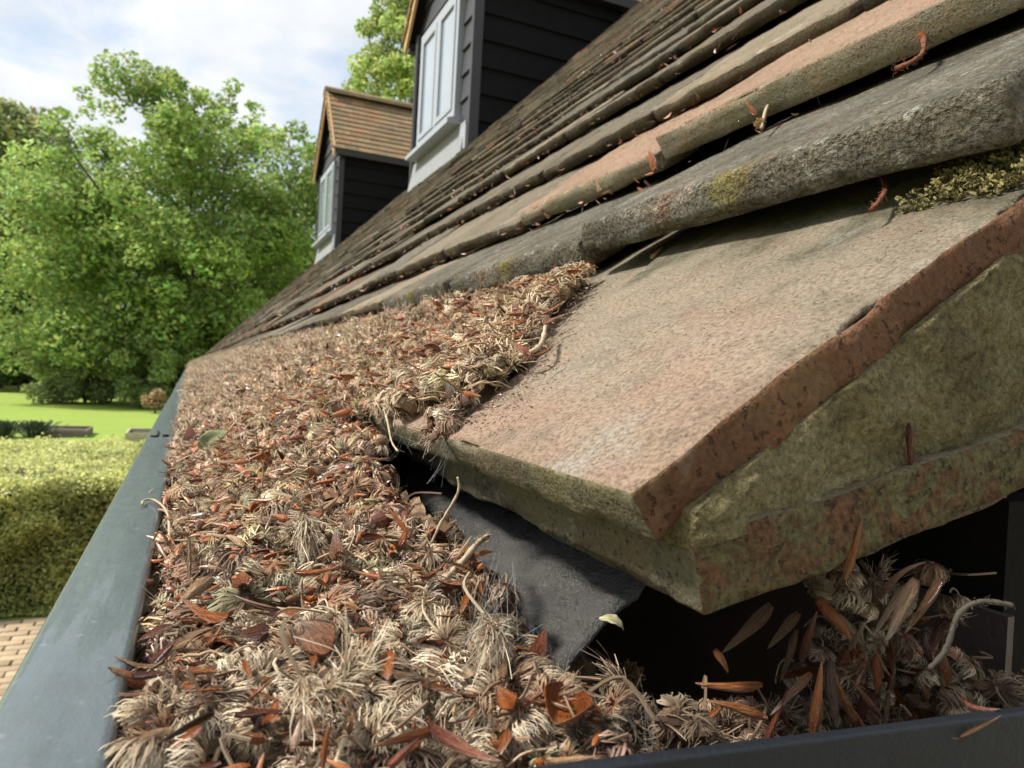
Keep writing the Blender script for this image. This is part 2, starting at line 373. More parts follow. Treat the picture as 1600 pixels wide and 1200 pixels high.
def make_roof():
    Y0, Y1, K = .0776, 11.8, 60
    tiles = []
    for k in range(1, K + 1):
        (px, pz), tilt = course(k)
        if k == 1: js = [Y0, .1575]
        elif k == 2: js = [Y0, .240]
        elif k == 3: js = [Y0, .285]
        else: js = [Y0, Y0 + (.0825 if k % 2 else .165) + rng.uniform(-.01, .01)]
        while js[-1] < Y1: js.append(js[-1] + .165 + (rng.normal(0, .002) if k > 3 else 0))
        for a, b in zip(js[:-1], js[1:]): tiles.append((k, a, b, px, pz, tilt))
    # ---- hand made near tiles, one mesh each
    hero = {}
    def mats(top, front, cut, tag):
        mi = np.zeros(len(tag), int); mi[tag == 2] = 1; mi[(tag == 4) | (tag == 5)] = 2; mi[tag == 1] = 2
        return [top, front, cut], mi
    def hero_tile(w, seed, r, T, nx, ny, chip, amp, front, cut, top, shear=None, camber=.0):
        V, Q, t = slab(w, TL, T, nx, ny, 7, r, amp, 70, chip, camber, seed, shear)
        ms, mi = mats(top, front, cut, t)
        return mesh('roof_tile', V, Q, ms, mi, smooth=True)
    for n_, (k, a, b, px, pz, tilt) in enumerate(tiles):
        tiles[n_] = (k, a, b, px, pz, tilt, math.hypot(px, max((a + b) / 2 - .02, .05)) + .25 * (px > 2) * px)
    order = sorted(range(len(tiles)), key=lambda i: tiles[i][6])
    near = set(order[:298])
    gv = []
    for s in range(5):
        V, Q, t = slab(TW, TL, TT, 30, 26, 6, .0034, .0009, 65, .0022, .0015, 20 + s)
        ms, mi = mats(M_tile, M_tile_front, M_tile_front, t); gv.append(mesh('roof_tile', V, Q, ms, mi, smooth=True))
    lv = []
    for s in range(6):
        V, Q, t = slab(TW, TL, TT, 6, 4, 4, .003, .0016, 45, .0015, .0025, 40 + s)
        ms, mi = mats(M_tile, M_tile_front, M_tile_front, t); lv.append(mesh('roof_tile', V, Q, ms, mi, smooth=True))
    fb = MB()
    for i in range(len(tiles)):
        k, a, b, px, pz, tilt, dist = tiles[i]
        r = np.random.default_rng(1000 + i); w = b - a - (.0018 if k < 3 else .0034)
        wv = roof_wave((a + b) / 2, k); lift = abs(r.normal(0, .0016)) if k > 3 else 0.0004
        c = tile_colour(r)
        if k == 1 and a < .1:
            def sh(P):       # hand cut half tile: far edge runs askew, cut edge wavers
                P = P.copy(); far = 1 - np.clip(P[:, 0] / w, 0, 1)
                P[:, 0] -= far * np.clip(P[:, 1], 0, .2) * .42
                P[:, 2] += .0005 * np.sin(P[:, 1] * 40) * (1 - far)
                nr = np.clip((P[:, 0] - (w - .004)) / .004, 0, 1); P[:, 0] += nr * (.0006 * fbm(np.stack([P[:, 1] * 45, P[:, 2] * 60, P[:, 1] * 0], 1), 3) + .0004 * fbm(np.stack([P[:, 1] * 190, P[:, 2] * 200, P[:, 1] * 0], 1), 8))
                return P
            me = hero_tile(w, 3, .0010, .0088, 80, 150, .0024, .00045, M_edge, M_cut, M_sand, sh)
            o = obj('roof_tile', me, house, tile_matrix((px, pz), 0, b, tilt)); o.color = (.35, .24, .16, 1); o['label'] = 'sand faced terracotta tile with a freshly cut edge'
            continue
        if k == 1 and a < .3:
            me = hero_tile(w, 9, .0014, .0088, 50, 40, .0012, .0005, M_edge, M_cut, M_sand)
            obj('roof_tile', me, house, tile_matrix((px, pz), -.0022, b, tilt, .01)); continue
        if k == 2 and a < .5:
            w -= .0044
            me = hero_tile(w, 12 + n_ % 3 + int(a * 10), .0024, .0125, 90, 80, .0020, .0005, M_lich, M_lich, M_lich, None, .0008)
            o = obj('roof_tile', me, house, tile_matrix((px - (.0025 if a < .1 else -.0015), pz - (0 if a < .1 else -.0008)), .0018 if a < .1 else -.0020, b - .0016, tilt + (0 if a < .1 else .5), .004 if a < .1 else -.006))
            if a < .1: o['label'] = 'dark rounded tile with yellow green lichen'
            continue
        if k == 3 and a < .1:
            me = hero_tile(w, 16, .0010, .0120, 60, 40, .0012, .0005, M_edge2, M_edge2, M_red)
            o = obj('roof_tile', me, house, tile_matrix((px - .003, pz + .0042), 0, b, tilt - 1.0)); o['label'] = 'square edged tile lifted over a black gap'
            continue
        if k == 3 and a < .3:
            me = hero_tile(w, 17, .0032, .011, 50, 40, .002, .0009, M_edge2, M_edge2, M_red)
            o = obj('roof_tile', me, house, tile_matrix((px, pz), 0, b, tilt)); o['label'] = 'reddish worn tile'; continue
        if i in near:
            me = (gv if dist < .95 else lv)[r.integers(5)]
            m = tile_matrix((px, pz + wv), lift, b, tilt + r.normal(-.3, .9), r.normal(0, .007), r.normal(0, .008)) @ Matrix.Diagonal((w / TW, 1, 1, 1))
            o = obj('roof_tile', me, house, m); o.color = (*c, 1)
        else:
            m = np.array(tile_matrix((px, pz + wv), lift * 2, b, tilt + r.normal(0, .9), r.normal(0, .008), r.normal(0, .012)))
            L2 = .13
            V = np.array([(0, 0, 0), (w, 0, 0), (w, L2, 0), (0, L2, 0), (0, .002, TT), (w, .002, TT), (w, L2, TT), (0, L2, TT)]); V[4:6, 2] -= .001
            fb.hexa((m[:3, :3] @ V.T).T + m[:3, 3], c)
    obj('roof_tile', fb.mesh('roof_tiles_far', [M_tile_far]), house, kind='stuff')

def more_mats():
    global M_lich, M_edge2, M_red
    n = NT('tile_dark_lichen'); co = n.coord('Object')
    big = n.noise(26, 5, .6, co); mid = n.noise(120, 5, .65, co); fine = n.noise(820, 4, .65, co); f2 = n.noise(330, 4, .6, co)
    c = n.ramp(big, [(.3, (.10, .090, .068)), (.55, (.165, .147, .110)), (.75, (.24, .20, .145))])
    c = n.mix(n.math('MULTIPLY', n.ramp(n.noise(48, 6, .7, co, .8), [(.5, 0), (.66, 1)]), .6), c, (.27, .265, .24))
    c = n.mix(n.math('MULTIPLY', n.ramp(n.noise(20, 5, .65, n.coord('Object', (1, 1.4, 1)), .3), [(.60, 0), (.70, 1)]), .8), c, (.22, .19, .065))
    c = n.mix(n.math('MULTIPLY', n.ramp(n.noise(33, 5, .65, co, .3), [(.56, 0), (.7, 1)]), .5), c, (.26, .15, .095))
    c = n.mix(n.ramp(n.noise(170, 4, .6, co), [(.60, 0), (.66, .75)]), c, (.34, .335, .28)); c = n.mix(n.ramp(n.noise(95, 6, .75, co, .6), [(.55, 0), (.68, .7)]), c, (.045, .04, .034))
    c = n.mix(1.0, c, n.ramp(fine, [(.32, .42), (.68, 1.5)]), 'MULTIPLY')
    h = n.math('ADD', n.math('MULTIPLY', fine, .9), n.math('ADD', n.math('MULTIPLY', f2, 1.6), n.math('MULTIPLY', mid, 1.6)))
    M_lich = n.pbr(c, .95, n.bump(h, .0030), spec=.15)
    M_edge2 = mat_tile('tile_edge_grey', (.21, .18, .13), 1300, .0005, .35, .1, .35)
    M_red = mat_tile('tile_red_face', (.255, .165, .115), 1300, .0009, .4, .3, .5)
more_mats()
make_roof()

def make_verge():
    # eaves under tile with its clay end, bedding mortar, felt, fascia, gable boards
    a = rad(14); ca, sa = math.cos(a), math.sin(a)
    def under(P):
        return P
    V, Q, t = slab(.163, .20, .0118, 60, 90, 8, .0013, .0008, 70, .0026, 0, 31)
    mi = np.zeros(len(t), int); mi[t == 2] = 1; mi[t == 5] = 2
    mo = NT('mossy_clay'); co = mo.coord('Object')
    c = mo.ramp(mo.noise(85, 8, .75, co, .8), [(.38, (.165, .078, .037)), (.47, (.135, .078, .038)), (.52, (.13, .113, .05)), (.68, (.17, .15, .075))])
    pt = mo.ramp(mo.noise(520, 3, .6, co), [(.33, 1), (.40, 0)]); c = mo.mix(mo.math('MULTIPLY', pt, .6), c, (.04, .03, .02))
    c = mo.mix(1.0, c, mo.ramp(mo.noise(900, 3, .6, co), [(.32, .5), (.68, 1.35)]), 'MULTIPLY')
    M_mclay = mo.pbr(c, .9, mo.bump(mo.math('SUBTRACT', mo.math('ADD', mo.noise(900, 5, .7, co), mo.noise(200, 5, .7, co)), pt), .0014), spec=.25)
    m = tile_matrix((.0718, -.0313), 0, .0776 + .163, 14, -.035)
    o = obj('eaves_tile', mesh('eaves_tile', V, Q, [M_edge, M_edge, M_mclay], mi, smooth=True), house, m); o['label'] = 'short under tile with a mossy clay end'
    V2, Q2, t2 = slab(.163, .20, .0092, 10, 6, 3, .0012, .0005, 70, 0, 0, 33); me2 = mesh('eaves_tile', V2, Q2, [M_edge], smooth=True)
    for j in range(1, 40): obj('eaves_tile', me2, house, tile_matrix((.0718, -.030), 0, .0776 + .163 + .165 * j, 14, rng.normal(0, .006)))
    # mortar: wedge between the cut tile and the under tile
    n = NT('bedding_mortar'); co = n.coord('Object')
    c = n.ramp(n.noise(45, 6, .7, co, .4), [(.34, (.155, .125, .06)), (.5, (.25, .21, .105)), (.66, (.34, .29, .165))])
    c = n.mix(n.math('MULTIPLY', n.ramp(n.noise(17, 5, .6, co), [(.5, 0), (.7, 1)]), .5), c, (.19, .16, .065))
    c = n.mix(1.0, c, n.ramp(n.noise(900, 5, .8, co), [(.34, .35), (.66, 1.4)]), 'MULTIPLY')
    M_mort = n.pbr(c, .95, n.bump(n.math('ADD', n.math('MULTIPLY', n.noise(1000, 4, .75, co), .8), n.math('MULTIPLY', n.noise(140, 6, .75, co), 1.6)), .0026), spec=.2)
    nx, nz = 110, 40; xs = np.linspace(.0635, .30, nx); V = []
    for x in xs:
        lo = -.0313 + (x - .0718) * .249 + .0108; hi = -.0220 + (x - .059) * .649 + .002
        for j in range(nz):
            f = j / (nz - 1); z = lo + (hi - lo) * f; V.append((x, 0, z))
    V = np.array(V); nn = fbm(V * 55, 5, 4); n2 = fbm(V * 240, 9, 3)
    V[:, 1] = .0785 + .0013 * nn + .0012 * n2 + .0015 * np.clip(fbm(V * 30 + 7, 3), 0, 1) - .0028 * np.exp(-((V[:, 0] - .098) / .012) ** 2) * np.exp(-((V[:, 2] - .0) / .006) ** 2)
    I = np.arange(nx * nz).reshape(nx, nz); Q = np.stack([I[:-1, :-1], I[1:, :-1], I[1:, 1:], I[:-1, 1:]], -1).reshape(-1, 4)
    B = V.copy(); B[:, 1] = np.where(V[:, 0] < .10, .236, .125); Qb = Q[:, ::-1] + len(V)
    ring = np.concatenate([I[:, 0], I[-1, 1:], I[-2::-1, -1], I[0, -2:0:-1]]); r2 = np.roll(ring, -1)
    S = np.stack([ring, ring + len(V), r2 + len(V), r2], -1)
    obj('mortar_bed', mesh('mortar_bed', np.concatenate([V, B]), [np.concatenate([Q, Qb, S])], [M_mort], smooth=True), house)
    b = MB()
    for i in range(30):     # mortar carried on up the verge
        s0 = .10 + i * .2; x0, z0 = .207 + s0 * .7071, .085 + s0 * .7071
        b.hexa([(x0, .083, z0 - .05), (x0 + .141, .083, z0 + .091), (x0 + .141, .12, z0 + .091), (x0, .12, z0 - .05), (x0, .083, z0 + .012), (x0 + .141, .083, z0 + .153), (x0 + .141, .12, z0 + .153), (x0, .12, z0 + .012)])
    obj('verge_mortar', b.mesh('verge_mortar', [M_mort], cols=False), house)
    # wet underlay sheet dipping into the gutter
    f = NT('wet_black_sheet'); co = f.coord('Object')
    c = f.mix(f.noise(120, 5, .7, co), (.03, .03, .029), (.13, .125, .115))
    hgt = f.math('ADD', f.noise(900, 4, .7, co), f.math('MULTIPLY', f.noise(150, 5, .7, co), 2.))
    M_felt = f.pbr(c, f.ramp(f.noise(70, 4, .6, co), [(.35, .16), (.65, .42)]), f.bump(hgt, .0016), spec=.8, coat=.6)
    ns, ny = 26, 140; V = []
    ys = np.concatenate([np.linspace(0, .3, 80), np.linspace(.31, 11.5, 60)])
    for j, dy in enumerate(ys):
        for i in range(ns):
            t_ = i / (ns - 1); x = .044 + t_ * .10
            z = -.037 - .577 * (.085 - x) if x < .085 else -.037 + .30 * (x - .085)
            V.append((x, .1105 + .35 * (x - .07) + dy + .0012 * fbm(np.array([[x * 300, 1, 2]]), 3)[0] * (dy < .01), z))
    V = np.array(V); V[:, 2] += .0012 * fbm(V * 60, 4) + .0007 * fbm(V * 190, 6)
    I = np.arange(len(V)).reshape(len(ys), ns); Q = np.stack([I[:-1, :-1], I[:-1, 1:], I[1:, 1:], I[1:, :-1]], -1).reshape(-1, 4)
    B = V.copy(); B[:, 2] -= .0012; ring = np.concatenate([I[:, 0], I[-1, 1:], I[-2::-1, -1], I[0, -2:0:-1]]); r2 = np.roll(ring, -1)
    S = np.stack([ring, r2, r2 + len(V), ring + len(V)], -1)
    obj('underlay_sheet', mesh('underlay_sheet', np.concatenate([V, B]), [np.concatenate([Q, Q[:, ::-1] + len(V), S])], [M_felt], smooth=True), house)
    # timber
    M_blk = mat_plain('black_boarding', (.008, .008, .009), .85, .3, 12, .0015, 60, 0, .15)
    M_fas = mat_plain('fascia_brown', (.011, .009, .008), .9, .3, 20, .001, 80, 0, .1)
    b = MB(); b.box((.168, .098, -.26), (.190, 11.7, -.022)); obj('fascia_board', b.mesh('fascia_board', [M_fas], cols=False), house)
    b = MB(); b.box((.32, .128, GZ), (.45, 11.6, -.03)); obj('front_wall', b.mesh('front_wall', [M_blk], cols=False), house)
    for j in range(44):
        z0 = GZ + j * .15; z1 = z0 + .16
        x0 = .192 if z0 < -.03 else z0 + .0933 + .10; x1 = .192 if z1 < -.03 else z1 + .0933 + .10
        xe0, xe1 = 8.6 - x0, 8.6 - x1
        if xe1 - x1 < .1: break
        b = MB(); b.hexa([(x0, .118, z0), (xe0, .118, z0), (xe0, .145, z0), (x0, .145, z0), (x1, .132, z1), (xe1, .132, z1), (xe1, .145, z1), (x1, .145, z1)])
        obj('gable_board', b.mesh('gable_board', [M_blk], cols=False), house)
    b = MB(); xr = 4.30; zr = xr - .10
    b.hexa([(xr, .09, zr), (2 * xr - .05, .09, -.1), (2 * xr - .05, 11.8, -.1), (xr, 11.8, zr), (xr, .09, zr + .02), (2 * xr - .05, .09, -.08), (2 * xr - .05, 11.8, -.08), (xr, 11.8, zr + .02)], (.13, .11, .08))
    obj('rear_roof_slope', b.mesh('rear_roof_slope', [M_tile_far]), house)
    b = MB(); b.hexa([(.27, .13, .10), (xr, .13, zr - .09), (xr, 11.7, zr - .09), (.27, 11.7, .10), (.27, .13, .12), (xr, .13, zr - .06), (xr, 11.7, zr - .06), (.27, 11.7, .12)])
    obj('roof_boarding', b.mesh('roof_boarding', [M_fas], cols=False), house)
    return M_blk
M_blk = make_verge()

def make_dormers():
    M_front = mat_plain('dark_grey_boarding', (.032, .032, .036), .5, .25, 9, .0015, 50)
    M_white = mat_plain('white_window_paint', (.29, .31, .345), .45, .05, 10)
    M_lead = mat_plain('pale_grey_apron', (.22, .225, .235), .6, .2, 12, .002, 30)
    g = NT('window_glass'); p = g.pbr((.26, .31, .36), .08, spec=.6, coat=1.0)  # pale base colour paints in reflected sky and a blind behind
    M_glass = p
    M_barge = mat_plain('tan_barge_board', (.50, .32, .15), .7, .2, 10)
    M_gut = mat_plain('eave_gutter_black', (.02, .02, .022), .4, .1, 10)
    tv = []
    for s in range(4):
        V, Q, t = slab(.163, .15, .022, 4, 3, 2, .002, .0012, 40, 0, .003, 60 + s); tv.append(mesh('dormer_tile', V, Q, [M_tile], smooth=False))
    rv, rq, rt = [], [], []
    for side in range(2):
        for i in range(7):
            a = math.pi * (i / 6); r = .12 - .014 * side
            for x in (0, .30): rv.append((x, math.cos(a) * r, math.sin(a) * r * .8))
    for i in range(6):
        rq += [(2 * i, 2 * i + 1, 2 * i + 3, 2 * i + 2), (14 + 2 * i, 14 + 2 * i + 2, 14 + 2 * i + 3, 14 + 2 * i + 1), (2 * i, 2 * i + 2, 14 + 2 * i + 2, 14 + 2 * i), (2 * i + 1, 14 + 2 * i + 1, 14 + 2 * i + 3, 2 * i + 3)]
    rme = mesh('ridge_tile', rv, np.array(rq), [M_tile], smooth=False)
    def build(Yn, wid, label, full):
        X0 = 1.56; Zb = 1.44; Ze = 2.64; Yc = Yn + wid / 2; hw = wid / 2; ov = .07; rise = (hw + ov) * 1.22; Zr = Ze + rise - .02
        d = empty('dormer', (X0, Yn, Zb), house); d['label'] = label
        inv = Matrix.Translation((-X0, -Yn, -Zb))
        def part(name, b, m, cols=False): return obj(name, b.mesh(name, [m], cols=cols), d, inv)
        nb = 7; h = (Ze - Zb) / nb
        for j in range(nb):
            z0 = Zb + j * h; z1 = z0 + h + .015
            for y, s in ((Yn, -1), (Yn + wid, 1)):
                xe = z1 + .30
                b = MB(); b.hexa([(X0 + .012, y + s * .024, z0), (xe, y + s * .024, z0), (xe, y, z0), (X0 + .012, y, z0), (X0 + .012, y + s * .006, z1), (xe, y + s * .006, z1), (xe, y, z1), (X0 + .012, y, z1)]); part('cheek_board', b, M_blk)
            b = MB(); b.hexa([(X0 - .022, Yn, z0), (X0 - .022, Yn + wid, z0), (X0 + .01, Yn + wid, z0), (X0 + .01, Yn, z0), (X0 - .004, Yn, z1), (X0 - .004, Yn + wid, z1), (X0 + .01, Yn + wid, z1), (X0 + .01, Yn, z1)]); part('front_board', b, M_front)
        j = 0
        while True:
            z0 = Ze + j * h; z1 = min(z0 + h + .012, Zr - .06); j += 1
            w0 = hw * (1 - (z0 - Ze) / rise); w1 = hw * (1 - (z1 - Ze) / rise)
            if w1 < .03 or z1 <= z0: break
            b = MB(); b.hexa([(X0 - .022, Yc - w0, z0), (X0 - .022, Yc + w0, z0), (X0 + .01, Yc + w0, z0), (X0 + .01, Yc - w0, z0), (X0 - .004, Yc - w1, z1), (X0 - .004, Yc + w1, z1), (X0 + .01, Yc + w1, z1), (X0 + .01, Yc - w1, z1)]); part('gable_front_board', b, M_front)
        for y in (Yn - .026, Yn + wid - .012):
            b = MB(); b.box((X0 - .034, y, Zb - .02), (X0 + .03, y + .038, Ze - .01)); part('corner_board', b, M_front)
        # window: frame, two sashes, panes
        y0, y1, z0, z1 = Yn + .21, Yn + wid - .21, 1.70, 2.56; ym = (y0 + y1) / 2; xf = X0 - .055
        b = MB(); f = .05
        b.box((xf, y0, z0), (X0 + .005, y0 + f, z1)); b.box((xf, y1 - f, z0), (X0 + .005, y1, z1))
        b.box((xf, y0 + f, z0), (X0 + .005, y1 - f, z0 + f)); b.box((xf, y0 + f, z1 - f), (X0 + .005, y1 - f, z1)); b.box((xf - .004, ym - .03, z0 + f), (X0 + .005, ym + .03, z1 - f))
        part('window_frame', b, M_white)
        for a, c in ((y0 + f, ym - .03), (ym + .03, y1 - f)):
            b = MB(); e = .038; a += .003; c -= .003; x = xf - .008; lo, hi = z0 + f + .003, z1 - f - .003
            b.box((x, a, lo), (xf + .03, a + e, hi)); b.box((x, c - e, lo), (xf + .03, c, hi)); b.box((x, a + e, lo), (xf + .03, c - e, lo + e)); b.box((x, a + e, hi - e), (xf + .03, c - e, hi)); part('window_sash', b, M_white)
            b = MB(); b.box((xf + .006, a + e - .003, lo + e - .003), (xf + .014, c - e + .003, hi - e + .003)); part('window_pane', b, M_glass)
        b = MB(); b.hexa([(X0 - .12, y0 - .06, z0 - .075), (X0 - .12, y1 + .06, z0 - .075), (X0, y1 + .06, z0 - .075), (X0, y0 - .06, z0 - .075), (X0 - .12, y0 - .06, z0 - .045), (X0 - .12, y1 + .06, z0 - .045), (X0 - .001, y1 + .06, z0 - .005), (X0 - .001, y0 - .06, z0 - .005)]); part('window_sill', b, M_white)
        b = MB(); b.hexa([(X0 - .06, Yn + .04, Zb - .03), (X0 - .06, Yn + wid - .04, Zb - .03), (X0, Yn + wid - .04, Zb - .03), (X0, Yn + .04, Zb - .03), (X0 - .03, Yn + .04, z0 - .077), (X0 - .03, Yn + wid - .04, z0 - .077), (X0, Yn + wid - .04, z0 - .077), (X0, Yn + .04, z0 - .077)]); part('apron_flashing', b, M_lead)
        b = MB(); b.box((X0 - .045, Yn + .0, Zb - .04), (X0 - .026, Yn + .10, z0 - .12)); part('flashing_upstand', b, M_white)
        b = MB(); b.tube([(X0 - .03, Yn + wid - .05, Zb + .02), (X0 - .03, Yn + wid - .05, Ze)], .022, 8); part('down_pipe', b, M_gut)
        # roof of the dormer
        sl = math.hypot(hw + ov, rise); tl = math.atan2(rise, hw + ov); nc = int(sl / .1)
        for s in (-1, 1):
            b = MB(); xo = X0 - .115
            yb, zb = Yc + s * (hw + ov), Zr - rise
            b.hexa([(xo, yb, zb - .10), (xo + .022, yb, zb - .10), (xo + .022, Yc, Zr - .10), (xo, Yc, Zr - .10), (xo, yb, zb + .035), (xo + .022, yb, zb + .035), (xo + .022, Yc, Zr + .035), (xo, Yc, Zr + .035)]); part('barge_board', b, M_barge)
            b = MB(); b.hexa([(xo + .023, yb, zb - .035), (xo + 2.6, yb, zb - .035), (xo + 2.6, Yc, Zr - .035), (xo + .023, Yc, Zr - .035), (xo + .023, yb, zb - .006), (xo + 2.6, yb, zb - .006), (xo + 2.6, Yc, Zr - .006), (xo + .023, Yc, Zr - .006)]); part('roof_deck', b, M_blk)
            b = MB(); b.box((X0 - .08, Yn + (wid + .03 if s > 0 else -.10), Ze - .09), (X0 + 1.3, Yn + (wid + .10 if s > 0 else -.03), Ze - .03)); part('eave_trim', b, M_gut)
            fb = MB()
            for c in range(nc):
                for i in range(15):
                    x = xo - .02 + i * .165 - (c % 2) * .0825 + (.0825 if i == 0 and c % 2 else 0); w = .163 if not (i == 0 and c % 2) else .0805
                    zz = zb + c * .1 * math.sin(tl)
                    if x > zz + .75: continue
                    t = tl - rad(9)
                    ey = Vector((0, -s * math.cos(t), math.sin(t))); ex = Vector((1, 0, 0)) if s < 0 else Vector((-1, 0, 0)); ez = ex.cross(ey)
                    o3 = Vector((x if s < 0 else x + w, yb - s * c * .1 * math.cos(tl), zz)) + ez * .004
                    if s > 0 and ez.z < 0: ez = -ez
                    R = Matrix((ex, ey, ez)).transposed().to_4x4()
                    r = np.random.default_rng(i * 31 + c * 7 + (s > 0)); col = np.array([(.32, .19, .105), (.28, .195, .115), (.25, .185, .11), (.22, .17, .105)][r.choice(4, p=[.27, .25, .25, .23] if i > 3 else [.5, .2, .15, .15])]) * r.uniform(.85, 1.2)
                    if full and s < 0:
                        o = obj('dormer_tile', tv[r.integers(4)], d, inv @ Matrix.Translation(o3) @ R @ Matrix.Rotation(r.normal(0, .01), 4, 'Z') @ Matrix.Rotation(r.normal(0, .006), 4, 'X') @ Matrix.Diagonal((w / .163, 1, 1, 1))); o.color = (*col, 1)
                    else:
                        V = np.array([(0, 0, 0), (w, 0, 0), (w, .16, 0), (0, .16, 0), (0, 0, .013), (w, 0, .013), (w, .16, .013), (0, .16, .013)]); m = np.array(Matrix.Translation(o3) @ R)
                        fb.hexa((m[:3, :3] @ V.T).T + m[:3, 3], col)
            if fb.n: obj('dormer_tile', fb.mesh('dormer_tiles', [M_tile_far]), d, inv, kind='stuff')
        for i in range(8):
            o = obj('ridge_tile', rme, d, inv @ Matrix.Translation((X0 - .135 + i * .302, Yc, Zr - .03 + rng.normal(0, .004)))); c = rng.uniform(.8, 1.15); o.color = (.25 * c, .19 * c, .10 * c, 1)
    build(4.25, 1.28, 'larger nearer black boarded dormer with a white casement window', False)
    build(8.75, 1.40, 'farther small dormer with an orange brown tiled gable roof', True)
make_dormers()

# ================================================================ GUTTER
GT = -.045
def make_gutter():
    n = NT('gutter_paint'); co = n.coord('Object')
    c = n.mix(n.noise(160, 5, .65, co), (.062, .083, .090), (.088, .110, .117))
    c = n.mix(n.math('MULTIPLY', n.ramp(n.noise(420, 4, .6, co), [(.63, 0), (.72, 1)]), .35), c, (.25, .27, .27)); c = n.mix(n.math('MULTIPLY', n.ramp(n.noise(70, 6, .75, n.coord('Object', (1, .35, 1)), .5), [(.5, 0), (.7, 1)]), .45), c, (.045, .052, .045))
    h = n.math('ADD', n.math('MULTIPLY', n.noise(1500, 3, .6, co), .35), n.math('MULTIPLY', n.noise(1.0, 5, .6, n.coord('Object', (400, 120, 400))), 1.))
    M = n.pbr(c, n.ramp(n.noise(200, 4, .6, co), [(.3, .30), (.7, .46)]), n.bump(h, .00020), spec=.6, coat=.4)
    M_in = mat_plain('gutter_inside', (.075, .058, .052), .55, .3, 60, .0003, 600)
    M_cap = mat_plain('end_cap_paint', (.010, .012, .016), .5, .3, 160, .0003, 700, 0, .3)
    g = empty('rain_gutter', (0, 0, GT), label='blue grey painted rain gutter overflowing with beech litter below the roof edge', category='gutter')
    inv = Matrix.Translation((0, 0, -GT))
    # front rail: rounded bead swept along the eaves
    prof = [(-.0066, GT - .010), (-.0063, GT - .0014), (-.0065, GT - .0006), (-.0071, GT - .0001), (-.0079, GT + .0001), (-.0140, GT + .0002), (-.0194, GT - .0001), (-.0205, GT - .0006), (-.0212, GT - .0016), (-.0214, GT - .0040), (-.0214, GT - .028), (-.0175, GT - .028), (-.0175, GT - .010)]
    ys = np.concatenate([np.linspace(.065, 1.2, 90), np.linspace(1.25, 11.75, 40)]); m = len(prof); V = []
    for y in ys:
        for (x, z) in prof: V.append((x + .0004 * math.sin(y * 7) , y, z + .0003 * math.sin(y * 5 + 1)))
    Q = [(i * m + k, i * m + (k + 1) % m, (i + 1) * m + (k + 1) % m, (i + 1) * m + k) for i in range(len(ys) - 1) for k in range(m)]
    me = mesh('front_rail', V, [np.array(Q), np.array([list(range(m))[::-1], list(range((len(ys) - 1) * m, len(ys) * m))])], [M], smooth=True); obj('front_rail', me, g, inv)
    b = MB(); b.box((-.0170, .07, GT - .11), (-.0145, 11.74, GT - .0095)); obj('front_wall', b.mesh('front_wall', [M_in], cols=False), g, inv)
    b = MB(); b.box((-.0170, .07, GT - .1135), (.1625, 11.74, GT - .111)); obj('trough_base', b.mesh('trough_base', [M_in], cols=False), g, inv)
    b = MB(); b.box((.160, .0922, GT - .110), (.1622, 11.74, GT - .0003)); o = obj('back_wall', b.mesh('back_wall', [M_in], cols=False), g, inv)
    # end cap, set slightly askew
    V, Q, t = slab(.190, .072, .0022, 24, 6, 4, .0005, .0001, 200, 0, 0, 5)
    ax = Vector((.190, -.022, 0)).normalized(); up = Vector((0, 0, 1)); nz = ax.cross(up)
    R = Matrix((ax, up, nz)).transposed().to_4x4()
    obj('end_cap', mesh('end_cap', V, Q, [M_cap], smooth=True), g, inv @ Matrix.Translation((-.0217, .0795, GT - .0718)) @ R)
make_gutter()

# ================================================================ VEGETATION
def leaf_mat(name, dark, light, trans=.48, rough=.55):
    n = NT(name); c = n.attr(); return n.pbr(c, rough, None, trans, spec=.35)
M_leaf = leaf_mat('leaf_green', None, None)
M_bark = mat_plain('bark', (.075, .06, .045), .9, .35, 6, .02, 12)

def leaf_quads(r, P, size, cols, flat=.35):
    """many small bent leaf faces at points P"""
    n = len(P); a = r.normal(size=(n, 3)); a[:, 2] *= .7; a /= np.linalg.norm(a, axis=1)[:, None]
    b = r.normal(size=(n, 3)); b[:, 2] *= flat; b -= a * (a * b).sum(1)[:, None]; b /= np.linalg.norm(b, axis=1)[:, None]
    c = np.cross(a, b); s = (size * r.uniform(.6, 1.35, n))[:, None]
    V = np.stack([P - a * s, P + b * s * .55 + c * s * .12, P + a * s, P - b * s * .55 + c * s * .12], 1).reshape(-1, 3)
    I = np.arange(4 * n).reshape(n, 4); return V, I, np.repeat(cols, 4, 0)

def blob_points(r, clumps, n, shell=.55):
    w = np.array([c[1] ** 2 for c in clumps]); k = r.choice(len(clumps), n, p=w / w.sum())
    C = np.array([c[0] for c in clumps])[k]; R = np.array([c[1] for c in clumps])[k]
    d = r.normal(size=(n, 3)); d /= np.linalg.norm(d, axis=1)[:, None]
    t = r.uniform(0, 1, n) ** .5 * (1 - shell * 0) 
    d[:, 2] *= .8
    return C + d * (R * (.35 + .75 * t))[:, None], k

def leaf_cols(r, n, k, base, var=.25, clump=.18):
    ck = np.random.default_rng(5).normal(1, clump, 4000)[k % 4000]
    c = np.array(base)[None] * (ck * r.normal(1, var, n).clip(.45, 1.7))[:, None]
    c[:, 0] *= r.normal(1, .14, n).clip(.6, 1.5); return np.clip(c, .004, .72)

